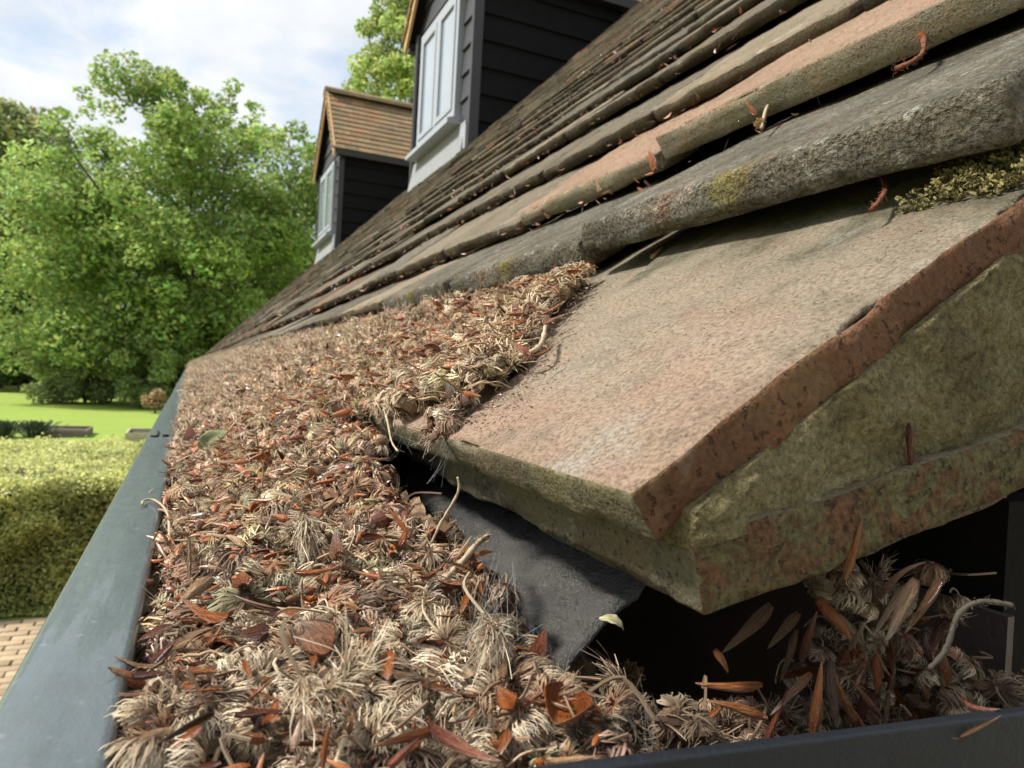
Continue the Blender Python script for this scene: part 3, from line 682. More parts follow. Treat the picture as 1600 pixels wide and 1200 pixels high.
def tree(name, label, cat, group, base, crown_c, crown_r, n_clump, n_leaf, size, col, seed, trunk_r=.25, clump_r=(.9, 1.7), squash=1., lean=(0, 0), sprigs=0, extra=(), boxy=2.0):
    r = np.random.default_rng(seed); base = np.array(base, float); cc = np.array(crown_c, float); cr = np.array(crown_r, float)
    root = empty(name, tuple(base), None, label=label, category=cat)
    if group: root['group'] = group
    clumps = []
    while len(clumps) < n_clump:
        d = r.normal(size=3); d /= np.linalg.norm(d); t = r.uniform(.25, 1) ** .45
        wob = 1 + .16 * fbm(np.array([d * 2.2 + seed]), seed)[0]
        sq = (np.abs(d) ** boxy).sum() ** (1 / boxy); p = cc + d / sq * cr * t * .90 * wob
        if p[2] < base[2] + .3: continue
        clumps.append((p, r.uniform(*clump_r)))
    clumps += [(np.array(p, float), q) for p, q in extra]
    for _ in range(sprigs):       # thin shoots standing out of the outline
        d = r.normal(size=3); d[2] = abs(d[2]) + .3; d /= np.linalg.norm(d)
        clumps.append((cc + d / (np.abs(d) ** boxy).sum() ** (1 / boxy) * cr * r.uniform(.86, .99), r.uniform(.3, .7)))
    P, k = blob_points(r, clumps, n_leaf)
    V, Q, C = leaf_quads(r, P - base, size, leaf_cols(r, n_leaf, k, col))
    obj('crown', mesh('crown', V, Q, [M_leaf], cols=C), root)
    b = MB(); top = cc - base; top = top * .95
    pts = [np.zeros(3), top * .25 + r.normal(0, .15, 3), top * .6 + r.normal(0, .25, 3), top]
    b.tube(smooth_path(pts), np.linspace(trunk_r, trunk_r * .35, 13), 8)
    obj('trunk', b.mesh('trunk', [M_bark], cols=False, smooth=True), root)
    for i in range(min(14, len(clumps))):
        e = clumps[r.integers(len(clumps))][0] - base; s = top * r.uniform(.25, .85); mid = (s + e) / 2 + np.array([0, 0, .4])
        b = MB(); b.tube(smooth_path([s, mid, e], 5), np.linspace(trunk_r * .45, .03, 11), 6); obj('limb', b.mesh('limb', [M_bark], cols=False, smooth=True), root)
    return root

def make_trees():
    G = 'garden trees beyond the lawn'
    tree('broadleaf_tree', 'big bright green leafy tree in the middle, with sky gaps high in its crown', 'tree', G, (-.3, 44, GZ), (-.1, 43.8, 6.2), (7.9, 6.0, 9.1), 260, 104000, .15, (.31, .405, .12), 11, .34, (.7, 1.7), sprigs=80, boxy=2.9, extra=[((-8.6, 42, 4.6), 1.9), ((-7.2, 41, 7.2), 1.8), ((-7.6, 41, 2.2), 1.9), ((-6.2, 41, 4.4), 1.8), ((-8.2, 42, .2), 1.6), ((-5.4, 40, .8), 1.7), ((5.6, 42, 2.0), 1.9), ((4.4, 40, -.2), 1.6)])
    tree('broadleaf_tree', 'olive green tree overlapping the left shoulder of the big bright tree', 'tree', G, (-11.5, 57, GZ), (-11.4, 57, 7.6), (6.2, 5, 8.8), 100, 36000, .22, (.33, .37, .16), 12, .3, (.9, 1.9), sprigs=30)
    tree('broadleaf_tree', 'dull green tree at the far left edge under the cloud', 'tree', G, (-19.5, 62, GZ), (-19.0, 62, 7.2), (7.6, 5, 8.6), 110, 36000, .22, (.26, .31, .13), 13, .3, (1., 2.), sprigs=24)
    tree('broadleaf_tree', 'dark shaded tree low at the left end of the lawn', 'tree', G, (-16.6, 66, GZ), (-16.6, 66, 2.0), (6.0, 3., 4.8), 50, 18000, .2, (.05, .085, .03), 14, .25, (.9, 1.7))  # shade under the trees is painted into this dark leaf colour
    tree('broadleaf_tree', 'dark tree filling the gap behind the far dormer', 'tree', G, (8.4, 52, GZ), (8.0, 52, 5.2), (5.6, 4, 8.2), 65, 24000, .20, (.16, .23, .075), 15, .3, (1., 1.9), sprigs=20)
    tree('feathery_tree', 'tall feathery yellow green tree rising above the dormer roof', 'tree', G, (9.8, 38, GZ), (10.0, 37.5, 11.5), (3.4, 3.3, 9.2), 130, 34000, .13, (.36, .43, .14), 16, .3, (.35, .9), sprigs=110)
    B = 'shrubs at the foot of the trees'
    tree('leafy_shrub', 'pale sage green shrub spilling onto the lawn under the big tree', 'shrub', B, (-5.0, 43.5, GZ), (-5.0, 43.5, -.5), (3.4, 2., 2.6), 46, 15000, .12, (.38, .45, .20), 21, .1, (.4, .9), sprigs=14)
    tree('leafy_shrub', 'mid green shrub between the pale shrub and the gutter end', 'shrub', B, (-1.4, 39.8, GZ), (-1.4, 40.2, -.8), (2.6, 1.6, 2.1), 40, 12000, .11, (.32, .40, .14), 22, .1, (.35, .8), sprigs=14)
    tree('leafy_shrub', 'dark low shrub in deep shade at the lawn left corner', 'shrub', B, (-14.5, 63.5, GZ), (-14.5, 63.5, -.7), (6.5, 1.8, 2.2), 40, 14000, .16, (.045, .08, .03), 23, .1, (.7, 1.2))  # deep shade put into the leaf colour itself
    tree('leafy_shrub', 'grey green shrub between the dark corner shrub and the pale one', 'shrub', B, (-9.6, 54, GZ), (-9.6, 54, .4), (3.2, 1.6, 3.2), 40, 12000, .14, (.18, .24, .10), 24, .1, (.5, 1.1), sprigs=10)
    tree('dry_shrub', 'small dry orange tan bush at the lawn edge near the rail', 'shrub', None, (-1.35, 36.5, GZ), (-1.35, 36.5, -1.95), (.4, .3, .45), 9, 700, .08, (.42, .29, .17), 25, .05, (.2, .35))
    W = 'wood edge trees far behind'
    tree('broadleaf_tree', 'hazy mid green wood edge tree behind the gap left of the big tree', 'tree', W, (-14, 84, GZ), (-14, 84, 7), (9, 5, 9.4), 90, 22000, .34, (.20, .25, .12), 41, .3, (1.4, 2.6))
    tree('broadleaf_tree', 'darker wood edge tree furthest left behind the dull green tree', 'tree', W, (-31, 86, GZ), (-31, 86, 6), (9, 5, 9), 80, 20000, .34, (.16, .20, .10), 42, .3, (1.4, 2.6))
    tree('broadleaf_tree', 'wood edge tree right behind the big bright tree', 'tree', W, (2, 84, GZ), (2, 84, 6), (9, 5, 9.5), 80, 20000, .34, (.18, .24, .10), 43, .3, (1.4, 2.6))
    # hedge: close clipped small leaves over a dark twiggy body
    r = np.random.default_rng(31); root = empty('clipped_hedge', (-3.3, 9, GZ), None, label='clipped box hedge with yellow green top growth beside the path', category='hedge')
    x0, x1, y0, y1, h = -6.0, -.52, 7.95, 11.6, 1.30; n = 110000
    f = r.choice(3, n, p=[.50, .32, .18]); U, W = r.uniform(0, 1, n), r.uniform(0, 1, n)
    X = np.where(f == 2, x1, x0 + (x1 - x0) * U); Y = np.where(f == 0, y0, y0 + (y1 - y0) * W); Z = np.where(f == 1, h, h * np.where(f == 0, W, U))
    P = np.stack([X, Y, Z], 1); lump = fbm(P * 2.2, 3); lump2 = fbm(P * 6, 8)
    P += np.stack([np.where(f == 2, 1, 0), np.where(f == 0, -1, 0), np.where(f == 1, 1, 0)], 1) * (lump * .09 + lump2 * .05 - np.abs(r.normal(0, .055, n)))[:, None]
    P[:, 2] += np.where((f == 1) & (r.uniform(0, 1, n) < .08), r.uniform(0, .13, n) * (lump2 > .1), 0)
    P[:, 2] = np.maximum(P[:, 2], .03)
    rd_ = .18; yy = np.clip((y0 + rd_ - P[:, 1]) / rd_, 0, 1); P[:, 2] -= np.where(f == 1, yy ** 2 * .11, 0); ff = np.clip((P[:, 2] - (h - rd_)) / rd_, 0, 1); P[:, 1] += np.where(f == 0, ff ** 2 * .11, 0)
    top = np.clip((P[:, 2] - (h - .5) + .12 * lump) / .45, 0, 1) ** 1.6; base = np.array([(.46, .49, .16)]) * (1 - top[:, None]) + np.array([(.62, .65, .24)]) * top[:, None]   # pale new shoots, plus light on the top painted into the colour
    C = base * r.normal(1, .35, n).clip(.3, 2)[:, None] * (1 + .25 * lump)[:, None]
    V, Q, C = leaf_quads(r, P - np.array([-3.3, 9, 0]), .021, np.clip(C, .004, .8), .8)
    obj('foliage', mesh('foliage', V, Q, [M_leaf], cols=C), root)
    b = MB(); b.box((x0 + .14 + 3.3, y0 + .14 - 9, .0), (x1 - .14 + 3.3, y1 - .14 - 9, h - .13)); obj('twig_core', b.mesh('twig_core', [mat_plain('hedge_twigs', (.03, .028, .015), .9, .4, 20)], cols=False), root)
    # raised beds on the lawn
    M_log = mat_plain('weathered_board', (.16, .13, .10), .85, .3, 8, .01, 20); M_pale = mat_plain('pale_bed_boards', (.42, .35, .25), .85, .3, 8); M_soil = mat_plain('soil', (.05, .038, .028), .95, .4, 20, .02, 20)
    def bed(x, y, w, d, h, label, mt):
        o = empty('raised_bed', (x, y, GZ), None, label=label, category='raised bed', group='raised beds on the lawn')
        t = .05
        for a, c in (((-w, -d), (w, -d + t)), ((-w, d - t), (w, d)), ((-w, -d + t), (-w + t, d - t)), ((w - t, -d + t), (w, d - t))):
            for q in range(2):
                b = MB(); b.box((a[0], a[1], q * h / 2), (c[0], c[1], q * h / 2 + h / 2 - .008)); obj('board', b.mesh('board', [mt], cols=False), o)
        b = MB(); b.box((-w + t, -d + t, 0), (w - t, d - t, h * .72)); obj('soil', b.mesh('soil', [M_soil], cols=False), o)
    bed(-3.35, 25.4, .62, .8, .24, 'dark boarded raised bed left, behind the hedge top', M_log)
    bed(-.95, 24.2, .68, .8, .30, 'pale boarded raised bed close to the gutter rail', M_pale)
    for i, (x, y, lab) in enumerate([(-4.75, 24.4, 'dusky grey green clump of tall stems at the far left behind the hedge'), (-4.05, 24.6, 'dusky grey green clump of stems next to the dark raised bed')]):
        r = np.random.default_rng(60 + i); o = empty('lavender_bush', (x, y, GZ), None, label=lab, category='bush', group='dusky bushes behind the hedge'); b = MB()
        for _ in range(420):
            a = r.uniform(0, 6.28); rr = abs(r.normal(0, .22)); e = r.uniform(.2, .52)
            p0 = np.array([math.cos(a) * rr * .5, math.sin(a) * rr * .5, 0]); p1 = np.array([math.cos(a) * rr * 1.5, math.sin(a) * rr * 1.5, e])
            b.tube([p0, (p0 + p1) / 2 + [0, 0, .06], p1], [.005, .006, .012], 3, np.array([.12, .15, .10]) * r.uniform(.6, 1.4))
        obj('stem_clump', b.mesh('stem_clump', [M_leaf]), o)
make_trees()

# ================================================================ LITTER
def Zd(X, Y):
    X = np.asarray(X, float); Y = np.asarray(Y, float)
    zr = np.interp(Y, [.06, .1, .3, .8, 1.3, 3, 12], [-.048, -.047, -.046, -.046, -.042, -.036, -.030])
    zt = np.interp(Y, [.07, .1, .127, .148, .19, .22, .26, .4, 1, 3], [-.053, -.047, -.038, -.031, -.0245, -.018, -.011, -.008, -.005, -.003])
    t = np.clip((X + .005) / .059, 0, 1.0); b = zr + (zt - zr) * t ** 1.15
    tile = -.0144 + (X - .0544) * .649 + np.interp(X, [.054, .14], [.006, .003])
    edge = .155 + .99 * np.clip(X - .056, 0, 1) - .02 * np.clip((X - .056) / .02, 0, 1) * np.clip((.09 - X) / .02, 0, 1)
    rim = .0035 * np.exp(-((Y - edge - .018) / .018) ** 2) * (X > .062)
    far = np.where(X > .054, np.maximum(b, tile) + rim, b)
    near = np.where(X > .054, np.maximum(zt - (X - .054) * .9, -.085), b)
    return np.where(Y > .155, far, near) + .0022 * fbm(np.stack([X * 75, Y * 75, X * 0], -1).reshape(-1, 3), 2, 3).reshape(X.shape)

def tile_edge_y(X): return .155 + .99 * np.clip(X - .056, 0, 1) - .008 * np.clip((X - .056) / .02, 0, 1) * np.clip((.10 - X) / .02, 0, 1)
def in_litter(X, Y):
    gut = (X > -.0052) & (X < np.interp(Y, [.07, .085, .12, .15, .2, .215], [.064, .061, .055, .048, .048, .056]))
    tilep = (X >= .054) & (X < .136) & (Y > tile_edge_y(X)) & ~((X < .062) & (Y > .166) & (Y < .200))
    return gut | tilep

M_hair = mat_attr('catkin_wool', .85, .22, .25, 500, 0, 900, .25, True)
M_scale = mat_attr('bud_scale_skin', .30, .14, .35, 420, .00012, 1600, .5, True)
def scale_unit():
    n = NT('bud_scale_streaked'); c = n.attr(); st = n.noise(1., 5, .65, n.coord('Object', (3, 26, 26))); sp = n.noise(9, 5, .7, n.coord('Object', (1, 2, 2)))
    c = n.mix(1.0, c, n.ramp(st, [(.3, 1.1), (.5, 1.3), (.72, 1.5)]), 'MULTIPLY'); c = n.mix(n.ramp(sp, [(.60, 0), (.80, .5)]), c, (.10, .04, .02)); c = n.mix(1.0, c, n.ramp(n.oinfo(), [(0, .8), (1, 1.35)]), 'MULTIPLY')
    return n.pbr(c, n.ramp(sp, [(.3, .16), (.7, .36)]), n.bump(st, .007), .2, spec=.65)
M_scale_u = scale_unit()
M_stalk = mat_attr('dry_stalk', .85, .08, .3, 700, .0001, 2500, .25)

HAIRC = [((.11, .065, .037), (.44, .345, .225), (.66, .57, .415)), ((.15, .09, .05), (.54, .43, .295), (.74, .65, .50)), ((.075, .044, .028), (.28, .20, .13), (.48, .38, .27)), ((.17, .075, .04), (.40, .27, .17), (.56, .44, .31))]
TONE = ['buff', 'pale cream', 'dull brown', 'reddish tan']
def catkin(r, nh, seg, L=.0026, w=.000085, spread=48, pal=None, core=True, stalk=True):
    pk = int(r.integers(4)) if pal is None else pal
    a, m, t = [np.array(c) for c in HAIRC[pk]]
    sl = r.uniform(.0022, .0062); kz, ky = r.normal(0, 130), r.normal(0, 190)       # curved spine
    def spine(q):
        s = q * sl; return np.stack([s - sl * .5 - (ky ** 2 + kz ** 2) * s ** 3 / 6, ky * s * s / 2, kz * s * s / 2 - .0002], -1)
    q0 = r.uniform(0, 1, nh); o = spine(q0); T = spine(q0 + .02) - spine(q0 - .02); T /= np.linalg.norm(T, axis=1)[:, None]
    rd = r.normal(size=(nh, 3)); rd -= T * (rd * T).sum(1)[:, None]; rd /= np.linalg.norm(rd, axis=1)[:, None]
    ph = np.radians(np.clip(r.normal(spread, 16, nh), 8, 100)); d = T * np.cos(ph)[:, None] + rd * np.sin(ph)[:, None]
    ln = L * r.uniform(.45, 1.25, nh) * (.75 + .5 * q0); curl = -rd * r.uniform(-.1, .9, nh)[:, None] + T * r.uniform(0, .6, nh)[:, None] + r.normal(0, .42, (nh, 3))
    ax2 = r.normal(size=(nh, 3)); ba = r.uniform(0, 6.28); comb = np.array([0, math.cos(ba), math.sin(ba) - .4]) * r.uniform(.1, .55)
    sd = np.cross(d, r.normal(size=(nh, 3))); sd /= np.linalg.norm(sd, axis=1)[:, None]
    V = []; C = []; s = np.linspace(0, 1, seg + 1); tint = r.uniform(.55, 1.3, nh)[:, None]
    for q in s:
        p = o + rd * .0004 + d * (ln * q)[:, None] + (curl + comb) * (ln * q * q)[:, None] + ax2 * (ln * math.sin(q * 5) * .07)[:, None]; ww = (w * (1.2 - .7 * q) * r.uniform(.7, 1.4, nh))[:, None]
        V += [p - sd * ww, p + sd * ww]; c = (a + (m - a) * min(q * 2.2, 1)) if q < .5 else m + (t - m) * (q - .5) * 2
        C += [c * tint, c * tint]
    V = np.stack(V, 1).reshape(-1, 3); C = np.stack(C, 1).reshape(-1, 3); n2 = 2 * (seg + 1); Q = []
    for k in range(seg):
        i = np.arange(nh) * n2 + 2 * k; Q.append(np.stack([i, i + 1, i + 3, i + 2], 1))
    b = MB(); b.add(V, np.concatenate(Q), None, C); b.pal = pk
    if core:
        b.tube(spine(np.linspace(0, 1, 5)), [.0003, .0007, .0008, .0007, .0003], 5, a * 1.3)
        for _ in range(6):
            p = spine(r.uniform(0, 1, 1))[0] + r.normal(0, .0008, 3); b.add(p + OCT * r.uniform(.0003, .0006), None, OCTF, a * r.uniform(.8, 2.4))
    if stalk:
        l = r.uniform(.003, .009); s0 = spine(np.zeros(1))[0]; e = s0 + np.array([-l, r.normal(0, .003), r.normal(0, .002)]); mid = (s0 + e) * .5 + r.normal(0, .0016, 3)
        b.tube(smooth_path([s0, mid, e], 4), .00024, 4, m * .8)
    return b
def mop(r, nh, seg, R=.0026, w=.000085, pal=None, locks=15):
    """woolly flower head: locks of hair draped from a crown over a solid heart"""
    pk = int(r.integers(4)) if pal is None else pal; a, m, t = [np.array(c) for c in HAIRC[pk]]
    laz = r.uniform(0, 6.28, locks); lln = r.uniform(.75, 1.35, locks); llift = r.uniform(-.05, .35, locks); lt = r.uniform(.65, 1.25, locks); lend = r.uniform(1.15, 2.2, locks); ltw = r.normal(0, .35, locks); l0 = r.uniform(.02, .55, locks)
    k = r.integers(locks, size=nh); sp = r.normal(0, .26, nh); rad0 = r.normal(1.0, .09, nh); V = []; C = []; s = np.linspace(0, 1, seg + 1); tint = lt[k] * r.uniform(.7, 1.25, nh)
    sx = np.array([r.uniform(.8, 1.3), r.uniform(.8, 1.2), r.uniform(.75, 1.05)]); wid = w * r.uniform(.7, 1.4, nh); st = r.uniform(0, .25, nh); endj = r.normal(0, .14, nh)
    for q in s:
        th = l0[k] + st + (lend[k] + endj - l0[k]) * q; az = laz[k] + sp * (1.15 - .55 * q) + ltw[k] * q + .10 * np.sin(q * 6 + sp * 30)
        rr = R * rad0 * (1 + llift[k] * q * q + .10 * q) * (.88 + .12 * math.sin(q * 3.1)); u = np.stack([np.sin(th) * np.cos(az), np.sin(th) * np.sin(az), np.cos(th)], 1)
        p = u * rr[:, None] * sx; sd = np.stack([-np.sin(az), np.cos(az), 0 * az], 1) + u * r.normal(0, .25, (nh, 1)); ww = (wid * (1.25 - .8 * q))[:, None]
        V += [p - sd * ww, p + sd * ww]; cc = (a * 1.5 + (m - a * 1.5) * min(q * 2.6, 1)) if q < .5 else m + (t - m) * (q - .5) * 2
        C += [cc * tint[:, None]] * 2
    V = np.stack(V, 1).reshape(-1, 3); C = np.stack(C, 1).reshape(-1, 3); n2 = 2 * (seg + 1); Q = []
    for kk in range(seg):
        i = np.arange(nh) * n2 + 2 * kk; Q.append(np.stack([i, i + 1, i + 3, i + 2], 1))
    b = MB(); b.add(V, np.concatenate(Q), None, C); b.pal = pk
    nu, nv = 5, 8; CV = [(0, 0, R * .86)]
    for i in range(1, nu + 1):
        th = 2.3 * i / nu
        for j in range(nv): az = 6.283 * j / nv; q = R * .84 * r.uniform(.88, 1.08); CV.append((q * math.sin(th) * math.cos(az), q * math.sin(th) * math.sin(az), q * math.cos(th)))
    Tt = [(0, 1 + j, 1 + (j + 1) % nv) for j in range(nv)]; Qq = [(1 + i * nv + j, 1 + (i + 1) * nv + j, 1 + (i + 1) * nv + (j + 1) % nv, 1 + i * nv + (j + 1) % nv) for i in range(nu - 1) for j in range(nv)]
    b.add(np.array(CV) * sx, np.array(Qq), np.array(Tt), a * .8 + m * .25)
    if r.uniform() < .4:       # a limp stalk trailing off the crown and lying over the hair
        q = r.uniform(0, 6.28); dx, dy = math.cos(q), math.sin(q); k2 = r.normal(0, .5)
        P4 = np.array([(0, 0, .95), (.35 * dx, .35 * dy, 1.22), (.95 * dx - .3 * k2 * dy, .95 * dy + .3 * k2 * dx, 1.12), (1.5 * dx - .8 * k2 * dy, 1.5 * dy + .8 * k2 * dx, .55), (1.8 * dx - 1.3 * k2 * dy, 1.8 * dy + 1.3 * k2 * dx, .1)]) * R
        b.tube(smooth_path(P4, 3), np.linspace(.00021, .00013, 13), 4, m * .85)
    return b
OCT = np.array([(1, 0, 0), (-1, 0, 0), (0, 1, 0), (0, -1, 0), (0, 0, 1), (0, 0, -1)], float)
OCTF = np.array([(0, 2, 4), (2, 1, 4), (1, 3, 4), (3, 0, 4), (2, 0, 5), (1, 2, 5), (3, 1, 5), (0, 3, 5)])

SC = {1: ((.32, .085, .022), (.44, .145, .042), (.52, .32, .20)), 2: ((.26, .10, .045), (.34, .19, .12), (.52, .47, .44)), 3: ((.28, .15, .07), (.40, .25, .13), (.50, .38, .24)), 4: ((.11, .032, .016), (.19, .052, .022), (.28, .11, .055)), 5: ((.42, .13, .065), (.48, .20, .12), (.54, .37, .28)), 6: ((.18, .10, .06), (.28, .19, .12), (.42, .35, .27)), 7: ((.30, .10, .03), (.42, .155, .05), (.46, .25, .13)), 8: ((.15, .07, .035), (.22, .115, .06), (.30, .19, .12))}
def bud_scale(r, wid, colk, nu=9, nv=6, roll=None, thick=.03):
    """cupped pointed shell, length 1 along x, two skinned"""
    b0, b1, b2 = [np.array(c) for c in SC[colk]]
    roll = roll if roll is not None else r.uniform(3.2, 5.4) * (1 if wid < .4 else .7); bend = r.normal(0, .22); tw = r.normal(0, .5)
    V = []; C = []
    for off in (0, 1):
        for i in range(nu):
            u = i / (nu - 1); hw = wid * .5 * (min(1, (u + .06) / .32) ** .55) * max(1 - u, .0) ** .62 * 1.25
            hw = max(hw, .008); rr = hw * 2 / roll * 1.25
            for j in range(nv):
                a = (j / (nv - 1) - .5) * roll + tw * (u - .5) * .8
                q = rr - off * thick * (.4 + .6 * (1 - u))
                y = math.sin(a) * q; z = math.cos(a) * q - rr * .55 + bend * (u - .5) ** 2 * 1.2
                V.append((u, y, z)); m = b0 + (b1 - b0) * min(1, u * 2) if u < .5 else b1 + (b2 - b1) * ((u - .5) * 2) ** 2
                C.append(m * (1 if off == 0 else 1.15) * (1 + .12 * math.sin(j * 2.1 + i * .7)))
    n = nu * nv; I = np.arange(n).reshape(nu, nv)
    Q = np.stack([I[:-1, :-1], I[:-1, 1:], I[1:, 1:], I[1:, :-1]], -1).reshape(-1, 4)
    ring = np.concatenate([I[:, 0], I[-1, 1:], I[-2::-1, -1], I[0, -2:0:-1]]); r2 = np.roll(ring, -1)
    S = np.stack([ring, r2, r2 + n, ring + n], -1); b = MB(); b.add(V, np.concatenate([Q[:, ::-1], Q + n, S]), None, C); return b

def rand_mats(r, n, tilt=.5):
    yaw = r.uniform(0, 2 * math.pi, n); pt = r.normal(0, tilt, n); rl = r.normal(0, .7, n)
    cy, sy, cp, sp, cr, sr = np.cos(yaw), np.sin(yaw), np.cos(pt), np.sin(pt), np.cos(rl), np.sin(rl)
    R = np.zeros((n, 3, 3)); R[:, 0, 0] = cy * cp; R[:, 1, 0] = sy * cp; R[:, 2, 0] = sp
    R[:, 0, 1] = -sy * cr - cy * sp * sr; R[:, 1, 1] = cy * cr - sy * sp * sr; R[:, 2, 1] = cp * sr
    R[:, 0, 2] = sy * sr - cy * sp * cr; R[:, 1, 2] = -cy * sr - sy * sp * cr; R[:, 2, 2] = cp * cr
    return R
def sample(r, n, x0, x1, y0, y1):
    X = r.uniform(x0, x1, n); Y = r.uniform(y0, y1, n); k = in_litter(X, Y); X, Y = X[k], Y[k]
    return X, Y
def stamp(out, bank, r, P, R, S, tint):
    k = r.integers(len(bank), size=len(P))
    for v in range(len(bank)):
        s = np.nonzero(k == v)[0]
        if not len(s): continue
        b = bank[v]; V = np.concatenate(b.V); C = np.concatenate(b.C)
        W = np.einsum('nij,vj->nvi', R[s] * S[s][:, None, None], V) + P[s][:, None]; off = (np.arange(len(s)) * len(V))
        Q = np.concatenate(b.Q) if b.Q else None; T = np.concatenate(b.T) if b.T else None
        out.add(W.reshape(-1, 3), None if Q is None else (Q[None] + off[:, None, None]).reshape(-1, Q.shape[1]), None if T is None else (T[None] + off[:, None, None]).reshape(-1, 3), (C[None] * tint[s][:, None, :]).reshape(-1, 3))

CAM_F = np.array([.4133, .9105, 0])
def zone(x, y):
    if x > .056 and y > .15: return 'in the clump on the tile'
    if y > .30: return 'far along the litter bank'
    d = 'nearest us' if y < .115 else ('before the gap' if y < .15 else ('level with the gap' if y < .20 else 'past the gap'))
    if x < .012: return 'by the rail ' + d
    if x > .036: return 'by the tiles ' + d
    return 'mid gutter ' + d
def facing(R):
    v = R[:, 2]
    if v[2] > .80: return 'crown up'
    return 'facing away' if v[1] > .7 else ('facing us' if v[1] < -.7 else ('facing rail' if v[0] < 0 else 'facing roof'))
def size_word(s, a, b): return 'small' if s < a else ('medium' if s < b else 'large')

def make_litter():
    r = np.random.default_rng(101)
    # bed of rotted crumbs under everything
    nb = NT('litter_bed_crumb'); co = nb.coord('Object')
    c = nb.ramp(nb.noise(260, 5, .7, co), [(.3, (.06, .036, .022)), (.48, (.18, .11, .065)), (.6, (.38, .27, .17)), (.72, (.40, .18, .09))])
    M_bed = nb.pbr(c, .95, nb.bump(nb.noise(420, 5, .75, co), .003), spec=.2)
    xs = np.linspace(-.0066, .137, 96); ys = np.concatenate([np.linspace(.068, .5, 260), np.linspace(.505, 2.5, 260), np.linspace(2.55, 11.7, 60)])
    X, Y = np.meshgrid(xs, ys, indexing='ij'); Z = Zd(X, Y) - .0042 + .0018 * fbm(np.stack([X * 300, Y * 300, X * 0], -1).reshape(-1, 3), 6).reshape(X.shape)
    Z = np.where(Y > 2, Z + .004, Z)
    Vv = np.stack([X, Y, Z], -1).reshape(-1, 3); I = np.arange(len(Vv)).reshape(X.shape)
    ok = in_litter(X, Y) | ((Y < .215) & (X < .10) & (X > .05) & (Z < -.03)) | ((X < 0) & (X > -.007))
    okq = ok[:-1, :-1] & ok[1:, :-1] & ok[1:, 1:] & ok[:-1, 1:]
    zz = np.stack([Z[:-1, :-1], Z[1:, :-1], Z[1:, 1:], Z[:-1, 1:]]); okq &= (zz.max(0) - zz.min(0)) < .007
    Q = np.stack([I[:-1, :-1], I[1:, :-1], I[1:, 1:], I[:-1, 1:]], -1)[okq]
    obj('litter_bed', mesh('litter_bed', Vv, Q, [M_bed], smooth=True), label='rotted brown crumb bed of litter filling the gutter', kind='stuff')

    # catkins
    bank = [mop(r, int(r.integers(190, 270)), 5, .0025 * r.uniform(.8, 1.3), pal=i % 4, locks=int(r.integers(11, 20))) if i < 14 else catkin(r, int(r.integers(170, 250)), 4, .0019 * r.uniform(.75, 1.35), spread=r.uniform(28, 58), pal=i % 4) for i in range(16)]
    bank1 = [mop(r, int(r.integers(85, 110)), 3, .0025 * r.uniform(.8, 1.3), .00013, pal=i % 4) for i in range(12)]
    bank2 = [catkin(r, int(r.integers(56, 76)), 2, .0023 * r.uniform(.75, 1.35), .00011, spread=r.uniform(28, 58), pal=i % 4, stalk=i % 3 == 0) for i in range(12)]
    bank_m = [mop(r, 40, 2, .0026, .00026, pal=i % 4, locks=9) if i < 5 else catkin(r, 30, 2, .0034, .00020, 48, pal=i % 4, stalk=i % 3 == 0) for i in range(8)]
    bank_f = [catkin(r, 14, 1, .0050, .0004, 48, core=False, stalk=False, pal=i % 4) for i in range(8)]
    X, Y = sample(r, 5400, -.0040, .137, .068, .36)
    P = np.stack([X, Y, Zd(X, Y) + r.uniform(-.0040, -.0006, len(X))], 1); dist = np.linalg.norm(P, axis=1)
    R = rand_mats(r, len(P), .75); S = r.uniform(.65, 1.45, len(P)); tint = np.clip(r.normal(1, .17, (len(P), 1)) * r.normal(1, .05, (len(P), 3)), .4, 1.5)
    vis = (P[:, 1] > .085); near = np.argsort(np.where(vis, dist, 9))[:300]; rest = np.setdiff1d(np.arange(len(P)), near)
    pale = (P[:, 1] > .165)[:, None]; tint = np.where(pale, tint * np.array([1.22, 1.20, 1.15]), tint)
    G = 'dried catkins in the gutter litter'
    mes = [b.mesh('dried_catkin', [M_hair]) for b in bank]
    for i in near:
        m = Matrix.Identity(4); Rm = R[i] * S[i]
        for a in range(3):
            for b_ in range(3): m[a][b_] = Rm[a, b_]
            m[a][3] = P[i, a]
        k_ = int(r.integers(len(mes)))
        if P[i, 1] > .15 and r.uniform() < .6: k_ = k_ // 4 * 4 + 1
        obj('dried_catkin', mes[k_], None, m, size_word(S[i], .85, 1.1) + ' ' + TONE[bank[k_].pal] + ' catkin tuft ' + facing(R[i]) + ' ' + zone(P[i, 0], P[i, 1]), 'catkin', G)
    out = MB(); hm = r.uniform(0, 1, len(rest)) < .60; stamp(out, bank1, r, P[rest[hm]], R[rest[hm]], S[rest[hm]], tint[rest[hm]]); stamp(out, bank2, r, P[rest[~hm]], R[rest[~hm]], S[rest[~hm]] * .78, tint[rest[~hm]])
    X, Y = sample(r, 7500, -.006, .137, .36, .95); P = np.stack([X, Y, Zd(X, Y) + r.uniform(-.003, .002, len(X))], 1); n = len(P)
    stamp(out, bank_m, r, P, rand_mats(r, n, .4), r.uniform(.6, 1.3, n), np.clip(r.normal(1.32, .25, (n, 1)) * r.normal(1, .05, (n, 3)), .4, 1.9))
    X, Y = sample(r, 9500, -.008, .137, .95, 3.2); P = np.stack([X, Y, Zd(X, Y) + r.uniform(-.002, .004, len(X))], 1); n = len(P)
    stamp(out, bank_f, r, P, rand_mats(r, n, .4), r.uniform(.7, 1.5, n), np.clip(r.normal(1.25, .25, (n, 1)) * r.normal(1, .05, (n, 3)), .4, 1.5))
